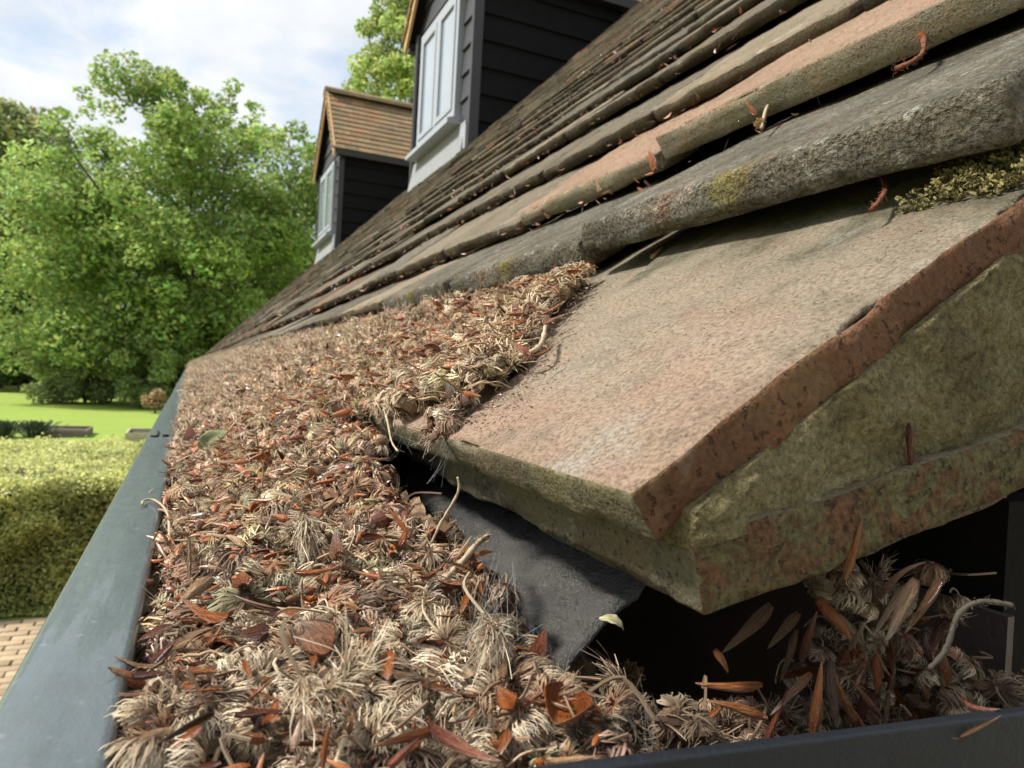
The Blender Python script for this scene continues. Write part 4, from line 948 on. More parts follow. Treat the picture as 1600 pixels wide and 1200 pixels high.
    X, Y = sample(r, 9000, -.010, .137, 3.2, 11.6); P = np.stack([X, Y, Zd(X, Y) + r.uniform(0, .006, len(X))], 1); n = len(P)
    stamp(out, bank_f, r, P, rand_mats(r, n, .4), r.uniform(1.2, 2.2, n), np.clip(r.normal(1, .22, (n, 1)) * r.normal(1, .05, (n, 3)), .4, 1.5))
    obj('catkin_litter', out.mesh('catkin_litter', [M_hair]), label='mat of tan catkin wool spreading along the gutter and eaves', kind='stuff')

    # bud scales
    SW = {1: 'russet', 2: 'grey tipped', 3: 'tan', 4: 'dark red', 5: 'salmon', 6: 'pale'}; sb = []
    for _ in range(26):
        w_ = r.choice([.22, .28, .34, .40, .5]); k_ = r.choice([1, 2, 3, 4, 5, 6], p=[.42, .10, .16, .12, .14, .06]); q_ = bud_scale(r, w_, k_); q_.word = SW[k_] + (' slim' if w_ < .34 else ' broad'); sb.append(q_)
    sl = [bud_scale(r, r.choice([.26, .36, .5]), r.choice([1, 3, 4, 5]), 4, 3) for _ in range(10)]
    X, Y = sample(r, 2900, -.0052, .137, .068, .42); P = np.stack([X, Y, Zd(X, Y) + r.uniform(.0006, .0034, len(X))], 1); dist = np.linalg.norm(P, axis=1)
    R = rand_mats(r, len(P), .28); S = r.choice([.0034, .0048, .0064, .0080], len(P), p=[.42, .36, .18, .04]) * r.uniform(.85, 1.15, len(P))
    near = np.argsort(np.where(P[:, 1] > .085, dist, 9))[:148]; rest = np.setdiff1d(np.arange(len(P)), near)
    G = 'beech bud scales scattered through the litter'; mes = [b.mesh('bud_scale', [M_scale_u], True) for b in sb]
    for i in near:
        m = Matrix.Identity(4); Rm = R[i] * S[i]
        for a in range(3):
            for b_ in range(3): m[a][b_] = Rm[a, b_]
            m[a][3] = P[i, a]
        k_ = int(r.integers(len(mes))); obj('bud_scale', mes[k_], None, m, size_word(S[i], .0052, .0075) + ' ' + sb[k_].word + ' bud scale ' + facing(R[i]) + ' ' + zone(P[i, 0], P[i, 1]), 'bud scale', G)
    out = MB(); stamp(out, sb, r, P[rest], R[rest], S[rest], np.ones((len(rest), 3)))
    for (ya, yb, num, sa) in ((.42, 1.2, 4800, .0065), (1.2, 4, 4000, .009)):
        X, Y = sample(r, num, -.006, .137, ya, yb); P = np.stack([X, Y, Zd(X, Y) + r.uniform(-.001, .003, len(X))], 1); n = len(P)
        stamp(out, sl, r, P, rand_mats(r, n, .35), r.uniform(.6, 1.2, n) * sa, np.array([[1.05, 1.2, 1.4]]) * r.uniform(.7, 1.35, (n, 1)))
    # crumbs and broken anthers
    X, Y = sample(r, 16000, -.0052, .137, .068, .45); P = np.stack([X, Y, Zd(X, Y) + r.uniform(-.002, .0022, len(X))], 1); n = len(P)
    cb = []
    for cc in ((.30, .11, .05), (.16, .08, .045), (.42, .30, .17), (.08, .045, .03), (.5, .4, .27)):
        q = MB(); q.add(OCT * np.array([.0009, .0004, .0003]), None, OCTF, cc); cb.append(q)
    stamp(out, cb, r, P, rand_mats(r, n, .7), r.uniform(.35, 1.3, n), r.uniform(.6, 1.3, (n, 1)) * np.ones((n, 3)))
    # specks caught along the front edges of the courses above
    n = 5200; k = 2 + np.floor(32 * r.uniform(0, 1, n) ** 1.4).astype(int); pts = []
    for q in k:
        (px, pz), t = course(int(q)); y = r.uniform(.12, 7) ** 1.0 if r.uniform() < .6 else r.uniform(.15, 1.6)
        up = abs(r.normal(0, .012)); a_ = rad(39); pts.append((px - .004 - up * math.cos(a_), y, pz - .003 - up * math.sin(a_) + .0035 + roof_wave(y, q)))
    P = np.array(pts); keep = ~((P[:, 0] < .15) & (P[:, 1] < .5)); P = P[keep]; n = len(P)
    stamp(out, sl, r, P, rand_mats(r, n, .5), r.uniform(.0022, .006, n) * (1 + .4 * np.clip(P[:, 1], 0, 3)), r.uniform(.5, 1.5, (n, 1)) * np.where(r.uniform(0, 1, (n, 1)) < .45, np.array([[1.2, 2.2, 3.0]]), np.array([[1., 1., 1.]])))
    n = 900; x = r.uniform(.058, .130, n); y = tile_edge_y(x) - abs(r.normal(0, .010, n)) - .001; z = -.0144 + (x - .0544) * .649 + .0005
    stamp(out, cb, r, np.stack([x, y, z], 1), rand_mats(r, n, .2), r.uniform(.2, .7, n), r.uniform(.6, 1.3, (n, 1)) * np.ones((n, 3)))
    n = 500; x = r.uniform(.056, .132, n); y = r.uniform(.08, .21, n); k = y < tile_edge_y(x); x, y = x[k], y[k]; z = -.0144 + (x - .0544) * .649 + .0004; n = len(x)
    stamp(out, cb, r, np.stack([x, y, z], 1), rand_mats(r, n, .2), r.uniform(.15, .45, n), r.uniform(.5, 1.2, (n, 1)) * np.ones((n, 3)))
    obj('scale_litter', out.mesh('scale_litter', [M_scale]), label='brown husk fragments strewn over the litter and tile edges', kind='stuff')

    # loose stalks and threads
    out = MB(); X, Y = sample(r, 800, -.005, .137, .07, .6)
    edge_boost = []
    for _ in range(130):
        x = r.uniform(.056, .13); y = float(tile_edge_y(np.array([x]))[0]) + abs(r.normal(0, .012)); edge_boost.append((x, y))
    XY = np.concatenate([np.stack([X, Y], 1), np.array(edge_boost)])
    for i, (x, y) in enumerate(XY):
        boost = i >= len(X); L = r.uniform(.004, .012) * (1.1 if boost else 1); a = r.uniform(0, 6.28); k = r.normal(0, 230); pts = []; px, py = x, y; z0 = float(Zd(np.array([x]), np.array([y]))[0])
        if y > .35 and r.uniform() < .4: continue
        for s in range(6):
            pts.append((px, py, z0 + r.normal(0, .0006) + .0016 * math.sin(s / 5 * math.pi) + (.0015 if boost else 0)))
            px += math.cos(a) * L / 5; py += math.sin(a) * L / 5; a += k * L / 5 + r.normal(0, .25)
        if y < .34 and not in_litter(np.array([px]), np.array([py]))[0] and not boost: continue
        c = np.array([(.42, .31, .19), (.33, .22, .13), (.52, .42, .28), (.24, .14, .08)][r.integers(4)]) * r.uniform(.75, 1.15)
        out.tube(smooth_path(pts, 2), r.uniform(.00014, .00032), 4, c, False)
    obj('stalk_litter', out.mesh('stalk_litter', [M_stalk], True), label='tangle of pale dry catkin stalks on the litter', kind='stuff')
make_litter()

TABLE = [
('scale',[(0.0203,0.1079,-0.0418),(0.0172,0.1184,-0.0408)],0.62,2,'broad bud scale with a pale grey tip lying open side down mid litter'),
('scale',[(0.0081,0.1204,-0.0415),(0.0006,0.1331,-0.0419)],0.2,1,'long slim orange bud scale pointing at the rail beside a dark round husk'),
('scale',[(0.0060,0.1464,-0.0404),(-0.0002,0.1348,-0.0421)],0.3,3,'tan pointed bud scale leaning left just above the slim orange one'),
('scale',[(0.0130,0.1155,-0.0415),(0.0086,0.1162,-0.0418)],0.8,4,'round dark brown husk glinting beside the long slim orange scale'),
('scale',[(0.0016,0.1465,-0.0414),(0.0014,0.1496,-0.0329)],0.17,3,'upright slim tan scale standing close to the rail, pointing away'),
('scale',[(0.0193,0.1353,-0.0385),(0.0275,0.1332,-0.0372)],0.24,1,'russet scale lying crosswise with a whitish tip, above the litter middle'),
('scale',[(0.0393,0.1225,-0.0375),(0.0451,0.1252,-0.0359)],0.36,1,'short plump russet scale near the broken tile side of the litter'),
('scale',[(0.0278,0.1376,-0.0364),(0.0290,0.1488,-0.0342)],0.42,2,'upright pinkish scale with grey tip behind the crosswise russet scale'),
('scale',[(-0.0053,0.1070,-0.0428),(-0.0005,0.1064,-0.0427)],0.36,4,'dark red scale touching the rail, nearest of the rail pair'),
('scale',[(0.0005,0.1071,-0.0427),(0.0060,0.1048,-0.0427)],0.3,1,'red brown scale in line with the dark one touching the rail'),
('scale',[(0.0069,0.0932,-0.0432),(0.0145,0.0916,-0.0435)],0.24,4,'long dark red scale lying crosswise low in the litter'),
('scale',[(0.0153,0.0794,-0.0444),(0.0160,0.0791,-0.0386)],0.2,1,'upright ochre spindle scale standing at the front of the litter'),
('scale',[(0.0306,0.0846,-0.0448),(0.0214,0.0824,-0.0446)],0.26,1,'large curved russet scale with grey tip pointing left at the litter front'),
('scale',[(0.0295,0.0843,-0.0448),(0.0358,0.0758,-0.0462)],0.26,5,'large salmon scale pointing down right at the litter front'),
('scale',[(0.0227,0.0785,-0.0450),(0.0278,0.0832,-0.0448)],0.3,5,'small salmon scale tucked between the two large front scales'),
('scale',[(0.0522,0.0881,-0.0451),(0.0460,0.0816,-0.0461)],0.85,1,'wide open cup shaped russet husk showing its shiny hollow'),
('scale',[(0.0423,0.0915,-0.0442),(0.0486,0.1033,-0.0419)],0.2,3,'upright tan spindle scale beside the cobweb at the litter right side'),
('scale',[(0.0506,0.0965,-0.0436),(0.0582,0.1088,-0.0437)],0.5,4,'dark red brown husk half buried left of the golden catkin'),
('scale',[(0.0418,0.0864,-0.0450),(0.0419,0.0917,-0.0442)],0.6,1,'curled open russet husk left of the wide cup'),
('scale',[(0.0437,0.0874,-0.0450),(0.0485,0.0897,-0.0447)],0.4,5,'small pinkish husk leaning on the wide cup'),
('scale',[(0.0233,0.1935,-0.0326),(0.0339,0.1927,-0.0349)],0.22,3,'long tan scale bent over further along the litter'),
('scale',[(0.0335,0.2215,-0.0247),(0.0379,0.2200,-0.0226)],0.3,1,'bright orange scale lying near the lone green leaf'),
('scale',[(0.0420,0.1387,-0.0329),(0.0377,0.1438,-0.0272)],0.2,1,'slender orange splinter scale below the tile gap'),
('scale',[(0.0395,0.1366,-0.0340),(0.0429,0.1422,-0.0317)],0.3,1,'orange strip scale standing by the slender splinter'),
('scale',[(0.0105,0.1358,-0.0402),(0.0107,0.1429,-0.0395)],0.6,1,'short bright orange flake among grey tufts'),
('scale',[(0.0004,0.2044,-0.0407),(-0.0017,0.2094,-0.0365)],0.3,2,'small pale scale lying right against the rail'),
('scale',[(0.0024,0.3678,-0.0384),(0.0011,0.3759,-0.0324)],0.85,4,'dark chestnut husk by the rail under a bent stalk'),
('scale',[(0.0827,0.0828,-0.0457),(0.0732,0.0871,-0.0461)],0.3,7,'topmost glossy brown scale of the cobwebbed three by the end cap'),
('scale',[(0.0815,0.0800,-0.0487),(0.0730,0.0839,-0.0467)],0.3,7,'middle glossy orange brown scale of the cobwebbed three by the end cap'),
('scale',[(0.0737,0.0813,-0.0474),(0.0685,0.0837,-0.0509)],0.33,7,'lowest orange scale of the cobwebbed three by the end cap'),
('scale',[(0.0845,0.0754,-0.0408),(0.0795,0.0777,-0.0474)],0.22,2,'pale tipped scale slanting down left behind the end cap'),
('scale',[(0.0837,0.0735,-0.0492),(0.0844,0.0733,-0.0386)],0.28,7,'tall upright orange scale standing behind the end cap rim'),
('scale',[(0.0787,0.0779,-0.0519),(0.0818,0.0766,-0.0433)],0.2,4,'dark slim scale standing left of the tall upright orange one'),
('scale',[(0.0820,0.0811,-0.0325),(0.0756,0.0839,-0.0402)],0.33,8,'twisted brown leaf strip hanging under the lower tile corner'),
('scale',[(0.0749,0.0842,-0.0397),(0.0768,0.0833,-0.0432)],0.5,7,'orange kinked tip below the twisted brown strip'),
('scale',[(0.0855,0.0783,-0.0406),(0.0874,0.0775,-0.0328)],0.28,4,'brown scale hanging in shade under the lower tile'),
('scale',[(0.0918,0.0764,-0.0280),(0.0949,0.0764,-0.0186)],0.24,7,'brown scale hanging against the side of the lower tile'),
('scale',[(0.1057,0.0775,-0.0041),(0.1069,0.0775,-0.0134)],0.19,4,'thin dark scale stuck to the mortar'),
('scale',[(0.1001,0.0728,-0.0285),(0.0962,0.0745,-0.0362)],0.3,6,'left one of two pale tipped scales hanging side by side'),
('scale',[(0.0998,0.0708,-0.0269),(0.0963,0.0723,-0.0365)],0.3,6,'right one of two pale tipped scales hanging side by side'),
('scale',[(0.1054,0.0705,-0.0272),(0.1007,0.0725,-0.0358)],0.22,8,'narrow tan scale hanging right of the pale tipped pair'),
('scale',[(0.0981,0.0760,-0.0303),(0.1043,0.0732,-0.0243)],0.2,8,'tan scale pointing up toward the tile above the pale tipped pair'),
('scale',[(0.0963,0.0789,-0.0401),(0.0989,0.0778,-0.0352)],0.32,6,'dim grey brown scale standing in the cavity'),
('scale',[(0.0964,0.0722,-0.0477),(0.0918,0.0743,-0.0422)],0.25,4,'dark red scale lying in the cavity behind the rim'),
('scale',[(0.0886,0.0822,-0.0532),(0.0865,0.0832,-0.0482)],0.3,4,'dark scale low in the cavity beside the upright ones'),
('scale',[(0.1042,0.0659,-0.0441),(0.1093,0.0636,-0.0450)],0.3,5,'reddish scale resting over the right end of the end cap rim'),
('scale',[(0.0949,0.0651,-0.0461),(0.0999,0.0629,-0.0471)],0.2,6,'straw coloured scale hanging outside the end cap rim'),
('scale',[(0.0999,0.0629,-0.0468),(0.1050,0.0606,-0.0435)],0.18,8,'ochre scale leaning up over the end cap rim'),
('scale',[(0.0920,0.0742,-0.0470),(0.0891,0.0755,-0.0414)],0.24,7,'red brown scale leaning right of the tall upright orange one'),
('scale',[(0.0737,0.1784,0.0053),(0.0806,0.1855,0.0097)],0.7,5,'pinkish rounded scale in the tile clump, left of two'),
('scale',[(0.0754,0.1557,0.0064),(0.0717,0.1612,0.0091)],0.5,5,'salmon pointed scale in the tile clump, right of two'),
('scale',[(0.0737,0.1494,0.0053),(0.0778,0.1478,0.0079)],0.35,1,'bright orange flake at the edge of the tile clump'),
('scale',[(0.0568,0.1595,-0.0057),(0.0570,0.1631,-0.0021)],0.6,6,'pale cream scale on the clump above the tile edge'),
('scale',[(0.0950,0.1910,0.0191),(0.1022,0.1883,0.0238)],0.3,1,'brown pointed scale sticking out of the clump top toward the tile'),
('scale',[(0.0896,0.1786,0.0156),(0.0938,0.1731,0.0183)],0.25,5,'red scale below the brown one at the clump top'),
('scale',[(0.1970,0.2165,0.1077),(0.1963,0.2230,0.1155)],0.28,1,'brown scale caught under the raised tile beside a pale stalk'),
('scale',[(0.1805,0.2587,0.0943),(0.1811,0.2653,0.1046)],0.5,1,'red brown husk wedged in the joint beside the raised tile'),
('scale',[(0.2089,0.3136,0.1174),(0.2217,0.3161,0.1230)],0.4,3,'tan husk wedged in the joint beside the raised tile'),
('scale',[(0.1446,0.1718,0.0653),(0.1500,0.1819,0.0696)],0.5,1,'tiny orange flake on the dark lichen covered tile'),
('scale',[(0.1456,0.1029,0.0496),(0.1439,0.1033,0.0485)],0.7,5,'small pink scale beside the moss pad'),
('scale',[(0.1778,0.2997,0.0922),(0.1794,0.3067,0.0997)],0.4,3,'small husk standing against the front of the reddish tile'),
('scale',[(0.1997,0.1487,0.1099),(0.2012,0.1529,0.1155)],0.35,1,'reddish brown cup of the hooked bit hanging on the raised tile front'),
('stalk',[(-0.0111,0.2366,-0.0435),(-0.0110,0.2429,-0.0435),(-0.0084,0.2437,-0.0435),(-0.0051,0.2307,-0.0435),(-0.0034,0.2129,-0.0435),(-0.0027,0.1880,-0.0435)],0.00035,7,'hooked dry stalk curling over the painted rail'),
('stalk',[(0.0507,0.1360,-0.0209),(0.0509,0.1359,-0.0241),(0.0481,0.1371,-0.0302),(0.0464,0.1378,-0.0346)],0.0003,7,'long fuzzy stalk standing up in front of the tile gap'),
('stalk',[(0.1013,0.0689,-0.0398),(0.1035,0.0680,-0.0368),(0.1049,0.0674,-0.0317),(0.1076,0.0661,-0.0295),(0.1122,0.0641,-0.0298)],0.0004,8,'thick grey woolly stalk bent over in the cavity near the back plate'),
('stalk',[(0.1752,0.1897,0.0901),(0.2020,0.2159,0.1118),(0.2167,0.2230,0.1236),(0.2153,0.2192,0.1226)],0.0006,7,'pale curled stalk with a seed cluster on the dark tile'),
('stalk',[(0.2131,0.1596,0.1208),(0.1835,0.1373,0.0968),(0.1793,0.1420,0.0934)],0.0008,4,'hooked red brown bit hanging on the raised tile front'),
('stalk',[(0.1645,0.1379,0.0619),(0.1530,0.1239,0.0544),(0.1432,0.1142,0.0480),(0.1351,0.1089,0.0428),(0.1298,0.1067,0.0394)],0.0006,4,'thin curved brown stalk hanging below the dark tile edge'),
('stalk',[(0.1417,0.2018,0.0435),(0.1526,0.2091,0.0505)],0.0005,3,'short straw sticking out from under the dark tile'),
('stalk',[(0.0876,0.1730,0.0143),(0.0810,0.1610,0.0100),(0.0767,0.1557,0.0072),(0.0741,0.1595,0.0055)],0.0006,7,'thick pale stalk looping round the edge of the tile clump'),
('stalk',[(0.0428,0.1204,-0.0375),(0.0481,0.1249,-0.0355),(0.0530,0.1294,-0.0332),(0.0603,0.1413,-0.0347)],0.0006,7,'thick woolly stalk leaning toward the wet black sheet'),
('stalk',[(-0.0050,0.5382,-0.0430),(0.0000,0.4801,-0.0430),(0.0015,0.4121,-0.0430),(0.0021,0.3685,-0.0430)],0.0006,3,'pale stalk bent over the rail edge above a chestnut husk'),
('stalk',[(0.0540,0.2117,-0.0118),(0.0540,0.2064,-0.0153),(0.0525,0.1953,-0.0198),(0.0521,0.1869,-0.0216)],0.0003,7,'dangling pale stalk at the end of the tile gap'),
('fleck',[(-0.0185,0.4553,-0.0444),(-0.0153,0.4558,-0.0444),(-0.0160,0.4840,-0.0444)],0.0006,9,'black bent fleck on the rail, left of two'),
('fleck',[(-0.0126,0.4561,-0.0444),(-0.0093,0.4566,-0.0444)],0.0008,9,'black short fleck on the rail, right of two'),
('leaf',[(0.0048,0.3305,-0.0372),(0.0170,0.3381,-0.0300)],0.45,10,'dull green curled leaf lying on the litter by the rail'),
('leaf',[(0.0658,0.1037,-0.0406),(0.0695,0.1020,-0.0428)],0.55,11,'cream curled leaf at the edge of the black gap'),
('tuft',[(0.0443,0.2609,-0.0134)],0.006,12,'tan fuzzy seed ball at the edge of the tile gap'),
('tuft',[(0.0976,0.1389,-0.0691)],0.0062,12,'golden crumbly catkin wrapped in cobweb by the cavity'),
('tuft',[(0.1801,0.1960,0.0940)],0.004,12,'golden seed cluster at the foot of the curled stalk'),
('tuft',[(0.0240,0.1529,-0.0353)],0.008,13,'large pale brush tuft fanning down mid litter'),
('tuft',[(0.0448,0.1019,-0.0424)],0.008,13,'pale brush tuft veiled by cobweb strands'),
('tuft',[(0.0148,0.0872,-0.0439)],0.0075,13,'pale brush tuft at the litter front left of the ochre spindle'),
]
PCOL = {3: (.33, .2, .1), 4: (.15, .055, .03), 7: (.42, .33, .22), 8: (.075, .065, .052), 9: (.02, .018, .016)}
def make_pieces():
    r = np.random.default_rng(55); M_gl = NT('dull_leaf'); M_gl = M_gl.pbr(M_gl.attr(), .6, None, .25)
    names = {'scale': ('bud_scale', 'bud scale'), 'stalk': ('dry_stalk', 'stalk'), 'fleck': ('bark_fleck', 'fleck'), 'leaf': ('fallen_leaf', 'leaf'), 'tuft': ('dried_catkin', 'catkin')}
    for kind, pts, w, col, label in TABLE:
        P = [np.array(p) for p in pts]; nm, cat = names[kind]
        if kind == 'scale':
            d = P[1] - P[0]; L = np.linalg.norm(d); x = d / L; view = -P[0] / np.linalg.norm(P[0]); up = np.array([0, 0, 1.]) * .8 + view * .7 + r.normal(0, .12, 3)
            op = 'open' in label or 'hollow' in label
            if op: up = -up
            y = np.cross(up, x); y /= np.linalg.norm(y); z = np.cross(x, y)
            b = bud_scale(r, w, col, 14, 9, roll=(2.6 if w > .5 else r.uniform(3.4, 5.4)) if not op else 2.6)
            m = Matrix(((x[0], y[0], z[0], P[0][0]), (x[1], y[1], z[1], P[0][1]), (x[2], y[2], z[2], P[0][2]), (0, 0, 0, 1))) @ Matrix.Scale(L, 4)
            obj(nm, b.mesh('bud_scale', [M_scale_u], True), None, m, label, cat, 'beech bud scales scattered through the litter')
        elif kind in ('stalk', 'fleck'):
            b = MB(); o = P[0]; pp = smooth_path([p - o for p in P], 6); rr = w * (1 + .18 * r.normal(size=len(pp))).clip(.6, 1.5); b.tube(pp, rr, 7, PCOL[col])
            if kind == 'stalk' and w > .00038:       # woolly fibres on the stalk
                for _ in range(int(60 + 60000 * w)):
                    q = pp[r.integers(len(pp))] + r.normal(0, w * .6, 3); e = q + r.normal(0, w * .8, 3); b.tube([q, (q + e) / 2 + r.normal(0, w * .3, 3), e], w * .12, 3, np.array(PCOL[col]) * r.uniform(.7, 1.3), False)
            obj(nm, b.mesh(nm, [M_stalk], True), None, Matrix.Translation(o), label, cat)
        elif kind == 'leaf':
            d = P[1] - P[0]; L = np.linalg.norm(d); x = d / L; up = np.array([0, 0, 1.]) - P[0] * 3; y = np.cross(up, x); y /= np.linalg.norm(y); z = np.cross(x, y)
            c0 = (.20, .21, .09) if col == 10 else (.46, .42, .24); V = []; C = []; nu, nv = 14, 9
            for off in (0, 1):
                for i in range(nu):
                    u = i / (nu - 1); hw = w * .5 * math.sin(math.pi * min(u * .93 + .05, 1)) ** .8
                    for j in range(nv):
                        v = j / (nv - 1) * 2 - 1; fold = .35 * abs(v) * hw + .02 * math.sin(u * 22 + abs(v) * 3) * abs(v); zz = fold + (.25 * math.sin(u * 2.6) if col == 11 else .10 * math.sin(u * 3 + v))
                        V.append((u, v * hw, zz - .008 * off)); C.append(np.array(c0) * (1 + .25 * math.sin(u * 9 + v * 3)) * (.75 if abs(v) < .12 else 1))
            n = nu * nv; I = np.arange(n).reshape(nu, nv); Q = np.stack([I[:-1, :-1], I[1:, :-1], I[1:, 1:], I[:-1, 1:]], -1).reshape(-1, 4); ring = np.concatenate([I[:, 0], I[-1, 1:], I[-2::-1, -1], I[0, -2:0:-1]]); r2 = np.roll(ring, -1)
            b = MB(); b.add(V, np.concatenate([Q, Q[:, ::-1] + n, np.stack([ring, ring + n, r2 + n, r2], -1)]), None, np.clip(C, .01, .8))
            m = Matrix(((x[0], y[0], z[0], P[0][0]), (x[1], y[1], z[1], P[0][1]), (x[2], y[2], z[2], P[0][2]), (0, 0, 0, 1))) @ Matrix.Scale(L, 4)
            obj(nm, b.mesh(nm, [M_gl], True), None, m, label, cat)
        else:
            s = w / .0058
            if col == 13:
                b = catkin(r, 380, 5, .0026, .00008, 42, 1); d = np.array([.1, -.5, -.45]); up = np.array([0, 0, 1.])
            else:
                b = MB()
                for _ in range(420):
                    q = r.normal(size=3); q /= np.linalg.norm(q); q *= .0029 * r.uniform(.5, 1); e = q + r.normal(0, .00045, 3); b.tube([q, (q + e) / 2, e], [.00008, .00013, .00008], 4, np.array((.42, .28, .14)) * r.uniform(.45, 1.4))
                b.add(OCT * .0022, None, OCTF, (.15, .09, .04)); b.V[-1] = b.V[-1] * 1.15; d = np.array([1., 0, 0]); up = np.array([0, 0, 1.])
            x = d / np.linalg.norm(d); y = np.cross(up, x); y /= np.linalg.norm(y); z = np.cross(x, y); p = P[0] + np.array([0, 0, .003 if col == 13 else .0005])
            m = Matrix(((x[0], y[0], z[0], p[0]), (x[1], y[1], z[1], p[1]), (x[2], y[2], z[2], p[2]), (0, 0, 0, 1))) @ Matrix.Scale(s, 4)
            obj(nm, b.mesh(nm, [M_hair]), None, m, label, cat, 'dried catkins in the gutter litter')
make_pieces()

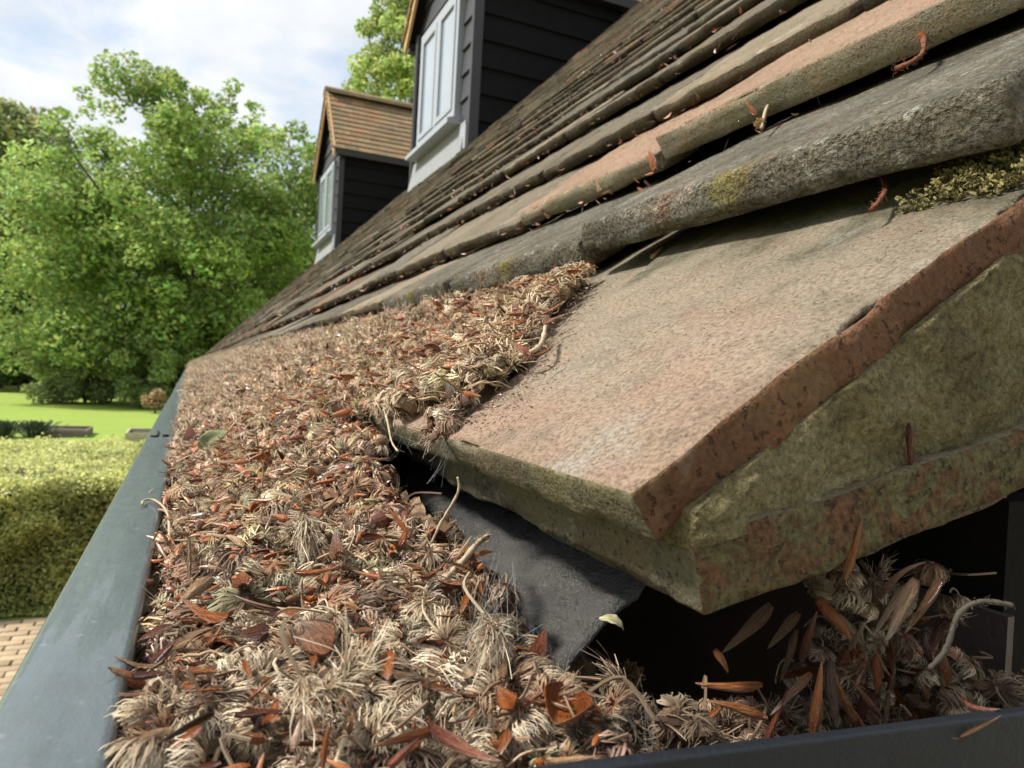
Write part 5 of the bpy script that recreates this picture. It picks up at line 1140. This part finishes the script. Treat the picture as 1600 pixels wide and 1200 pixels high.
def make_small():
    r = np.random.default_rng(77)
    # moss pad in the gap under the dark tile
    b = MB(); M_moss = mat_attr('moss', .95, .2, .3, 900)
    for _ in range(4200):
        x = r.uniform(.136, .158); y = r.uniform(.080, .112); z = -.0144 + (x - .0544) * .649 + .0035 * max(0, fbm(np.array([[x * 420, y * 420, 3]]), 4)[0] + .4) + abs(r.normal(0, .0006)); 
        if y > .108 - r.uniform(0, .008): continue
        e = np.array([r.normal(0, .0006), r.normal(0, .0006), r.uniform(.0002, .0008)]); p = np.array([x, y, z]); b.tube([p, p + e * .6, p + e], [.0002, .0003, .00012], 3, np.array([.20, .17, .065]) * r.uniform(.45, 1.5), False)
    obj('moss_pad', b.mesh('moss_pad', [M_moss]), None, None, 'olive moss pad squeezed between the dark tile and the cut tile', 'moss')
    # cobweb strands
    M_web = mat_plain('cobweb_silk', (.5, .5, .5), .5, .1, 100, trans=.3)
    def web(label, anchors, n, rad_, sag=.001, sp=.0022):
        b = MB(); A = np.array(anchors)
        for _ in range(n):
            i, j = r.choice(len(A), 2, replace=False); p, q = A[i] + r.normal(0, sp, 3), A[j] + r.normal(0, sp, 3); m = (p + q) / 2 - [0, 0, abs(r.normal(0, sag))]
            b.tube(smooth_path([p, m, q], 4), rad_ * r.uniform(.5, 1.2), 3, (1, 1, 1), False)
        obj('cobweb', b.mesh('cobweb', [M_web], cols=False), None, None, label, 'cobweb', 'cobwebs in the litter')
    web('fine white cobweb spanning the litter hollow beside the upright tan spindle', [(.0419, .1016, -.0405), (.047, .108, -.037), (.052, .1145, -.033), (.045, .0965, -.0405), (.049, .1005, -.041), (.0385, .098, -.042)], 40, .000016)
    web('grey fuzzy cobweb beside the golden catkin at the cavity mouth', [(.0545, .083, -.0435), (.060, .086, -.044), (.064, .088, -.047), (.0615, .0805, -.049), (.057, .078, -.048), (.066, .083, -.051)], 24, .000009, .003, .0012)
    web('thick white cobweb strands bridging the tile joint below the clump', [(.0545, .1535, -.0155), (.0530, .158, -.019), (.0515, .155, -.024), (.0556, .1600, -.0125)], 12, .000028, .001, .0012)
    web('white cobweb wisps stretched across the tile gap', [(.0545, .196, -.0155), (.052, .205, -.018), (.051, .190, -.024), (.0535, .178, -.021)], 10, .000022, .001, .0014)
    # litter wad caught in the cavity
    b = MB(); bank = [mop(r, 120, 4, .0024, .0001, pal=(0, 2, 3)[i % 3]) if i < 4 else catkin(r, 110, 3, .0022, spread=45, pal=(0, 2, 3)[i % 3]) for i in range(6)]; n = 120
    P = np.stack([r.uniform(.088, .140, n), r.uniform(.074, .100, n), np.zeros(n)], 1); P[:, 2] = -.062 + .009 * r.uniform(-1, .5, n) - .012 * (P[:, 0] < .100) + .008 * (P[:, 0] > .118)
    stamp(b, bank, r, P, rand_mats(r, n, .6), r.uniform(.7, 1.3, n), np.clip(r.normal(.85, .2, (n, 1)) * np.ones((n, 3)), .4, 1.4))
    rr = np.random.default_rng(9); kk = [1, 3, 7, 8, 3, 4, 7, 1, 8, 7]; sbk = [bud_scale(rr, rr.choice([.24, .3, .36]), kk[_], 12, 8, roll=rr.uniform(3, 5)) for _ in range(10)]; sm = [q.mesh('bud_scale', [M_scale_u], True) for q in sbk]
    spots = ['low behind the end cap', 'in the heap under the lower tile', 'by the back plate']
    for i in range(90):
        z_ = i % 3
        if z_ == 0: p = np.array([rr.uniform(.070, .118), rr.uniform(.074, .084), rr.uniform(-.066, -.056)])
        elif z_ == 1: p = np.array([rr.uniform(.098, .135), rr.uniform(.082, .094), rr.uniform(-.058, -.034)]); p[2] = min(p[2], -.0345 + (p[0] - .0718) * .22)
        else: p = np.array([rr.uniform(.110, .150), rr.uniform(.078, .100), rr.uniform(-.062, -.050)])
        up_ = z_ == 1 or rr.uniform() < .35
        d = np.array([rr.normal(0, .45), rr.normal(0, .45), rr.normal(-1, .3) if up_ else rr.normal(0, .3)]); d /= np.linalg.norm(d); y = np.cross(np.array([-.3, -.8, .4]), d); y /= np.linalg.norm(y); z = np.cross(d, y); S_ = rr.uniform(.007, .0115)
        if d[2] > 0 and up_: p[2] -= S_
        obj('bud_scale', sm[i % 10], None, Matrix(((d[0], y[0], z[0], p[0]), (d[1], y[1], z[1], p[1]), (d[2], y[2], z[2], p[2]), (0, 0, 0, 1))) @ Matrix.Scale(S_, 4), ('drooping ' if up_ else 'flat lying ') + ('stubby ' if S_ < .0085 else ('medium ' if S_ < .010 else 'long ')) + ('russet', 'dark red', 'orange brown', 'dull brown', 'tan')[[1, 4, 7, 8, 3].index(kk[i % 10])] + ' bud scale ' + spots[z_], 'bud scale', 'bud scales heaped in the cavity')
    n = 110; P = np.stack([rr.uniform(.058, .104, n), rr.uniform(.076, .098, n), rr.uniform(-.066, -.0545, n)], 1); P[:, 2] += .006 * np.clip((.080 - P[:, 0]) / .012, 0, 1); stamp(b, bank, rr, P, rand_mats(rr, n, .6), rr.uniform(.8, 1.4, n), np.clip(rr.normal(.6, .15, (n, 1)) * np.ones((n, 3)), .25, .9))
    n = 70; P = np.stack([rr.uniform(.104, .134, n), rr.uniform(.084, .098, n), rr.uniform(-.060, -.032, n)], 1); P[:, 2] = np.minimum(P[:, 2], -.0335 + (P[:, 0] - .0718) * .22)
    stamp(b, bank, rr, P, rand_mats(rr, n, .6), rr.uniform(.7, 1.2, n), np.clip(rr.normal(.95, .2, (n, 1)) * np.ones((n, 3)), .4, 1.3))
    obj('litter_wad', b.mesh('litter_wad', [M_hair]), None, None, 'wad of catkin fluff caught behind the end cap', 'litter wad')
make_small()

def tell_apart():
    seen = {}
    for o in bpy.data.objects:
        if o.parent is None and o.get('label') and o.get('group'): seen.setdefault(o['label'], []).append(o)
    words_ = ['nearest', 'second nearest', 'third nearest', 'fourth nearest', 'fifth nearest', 'sixth nearest', 'seventh nearest', 'eighth nearest', 'ninth nearest', 'tenth nearest', 'eleventh nearest', 'twelfth nearest']
    for lab, os_ in seen.items():
        if 1 < len(os_) <= 12:
            for w, o in zip(words_, sorted(os_, key=lambda o: o.matrix_basis.translation.length)):
                if len((w + ' ' + lab).split()) <= 16: o['label'] = w + ' ' + lab
tell_apart()
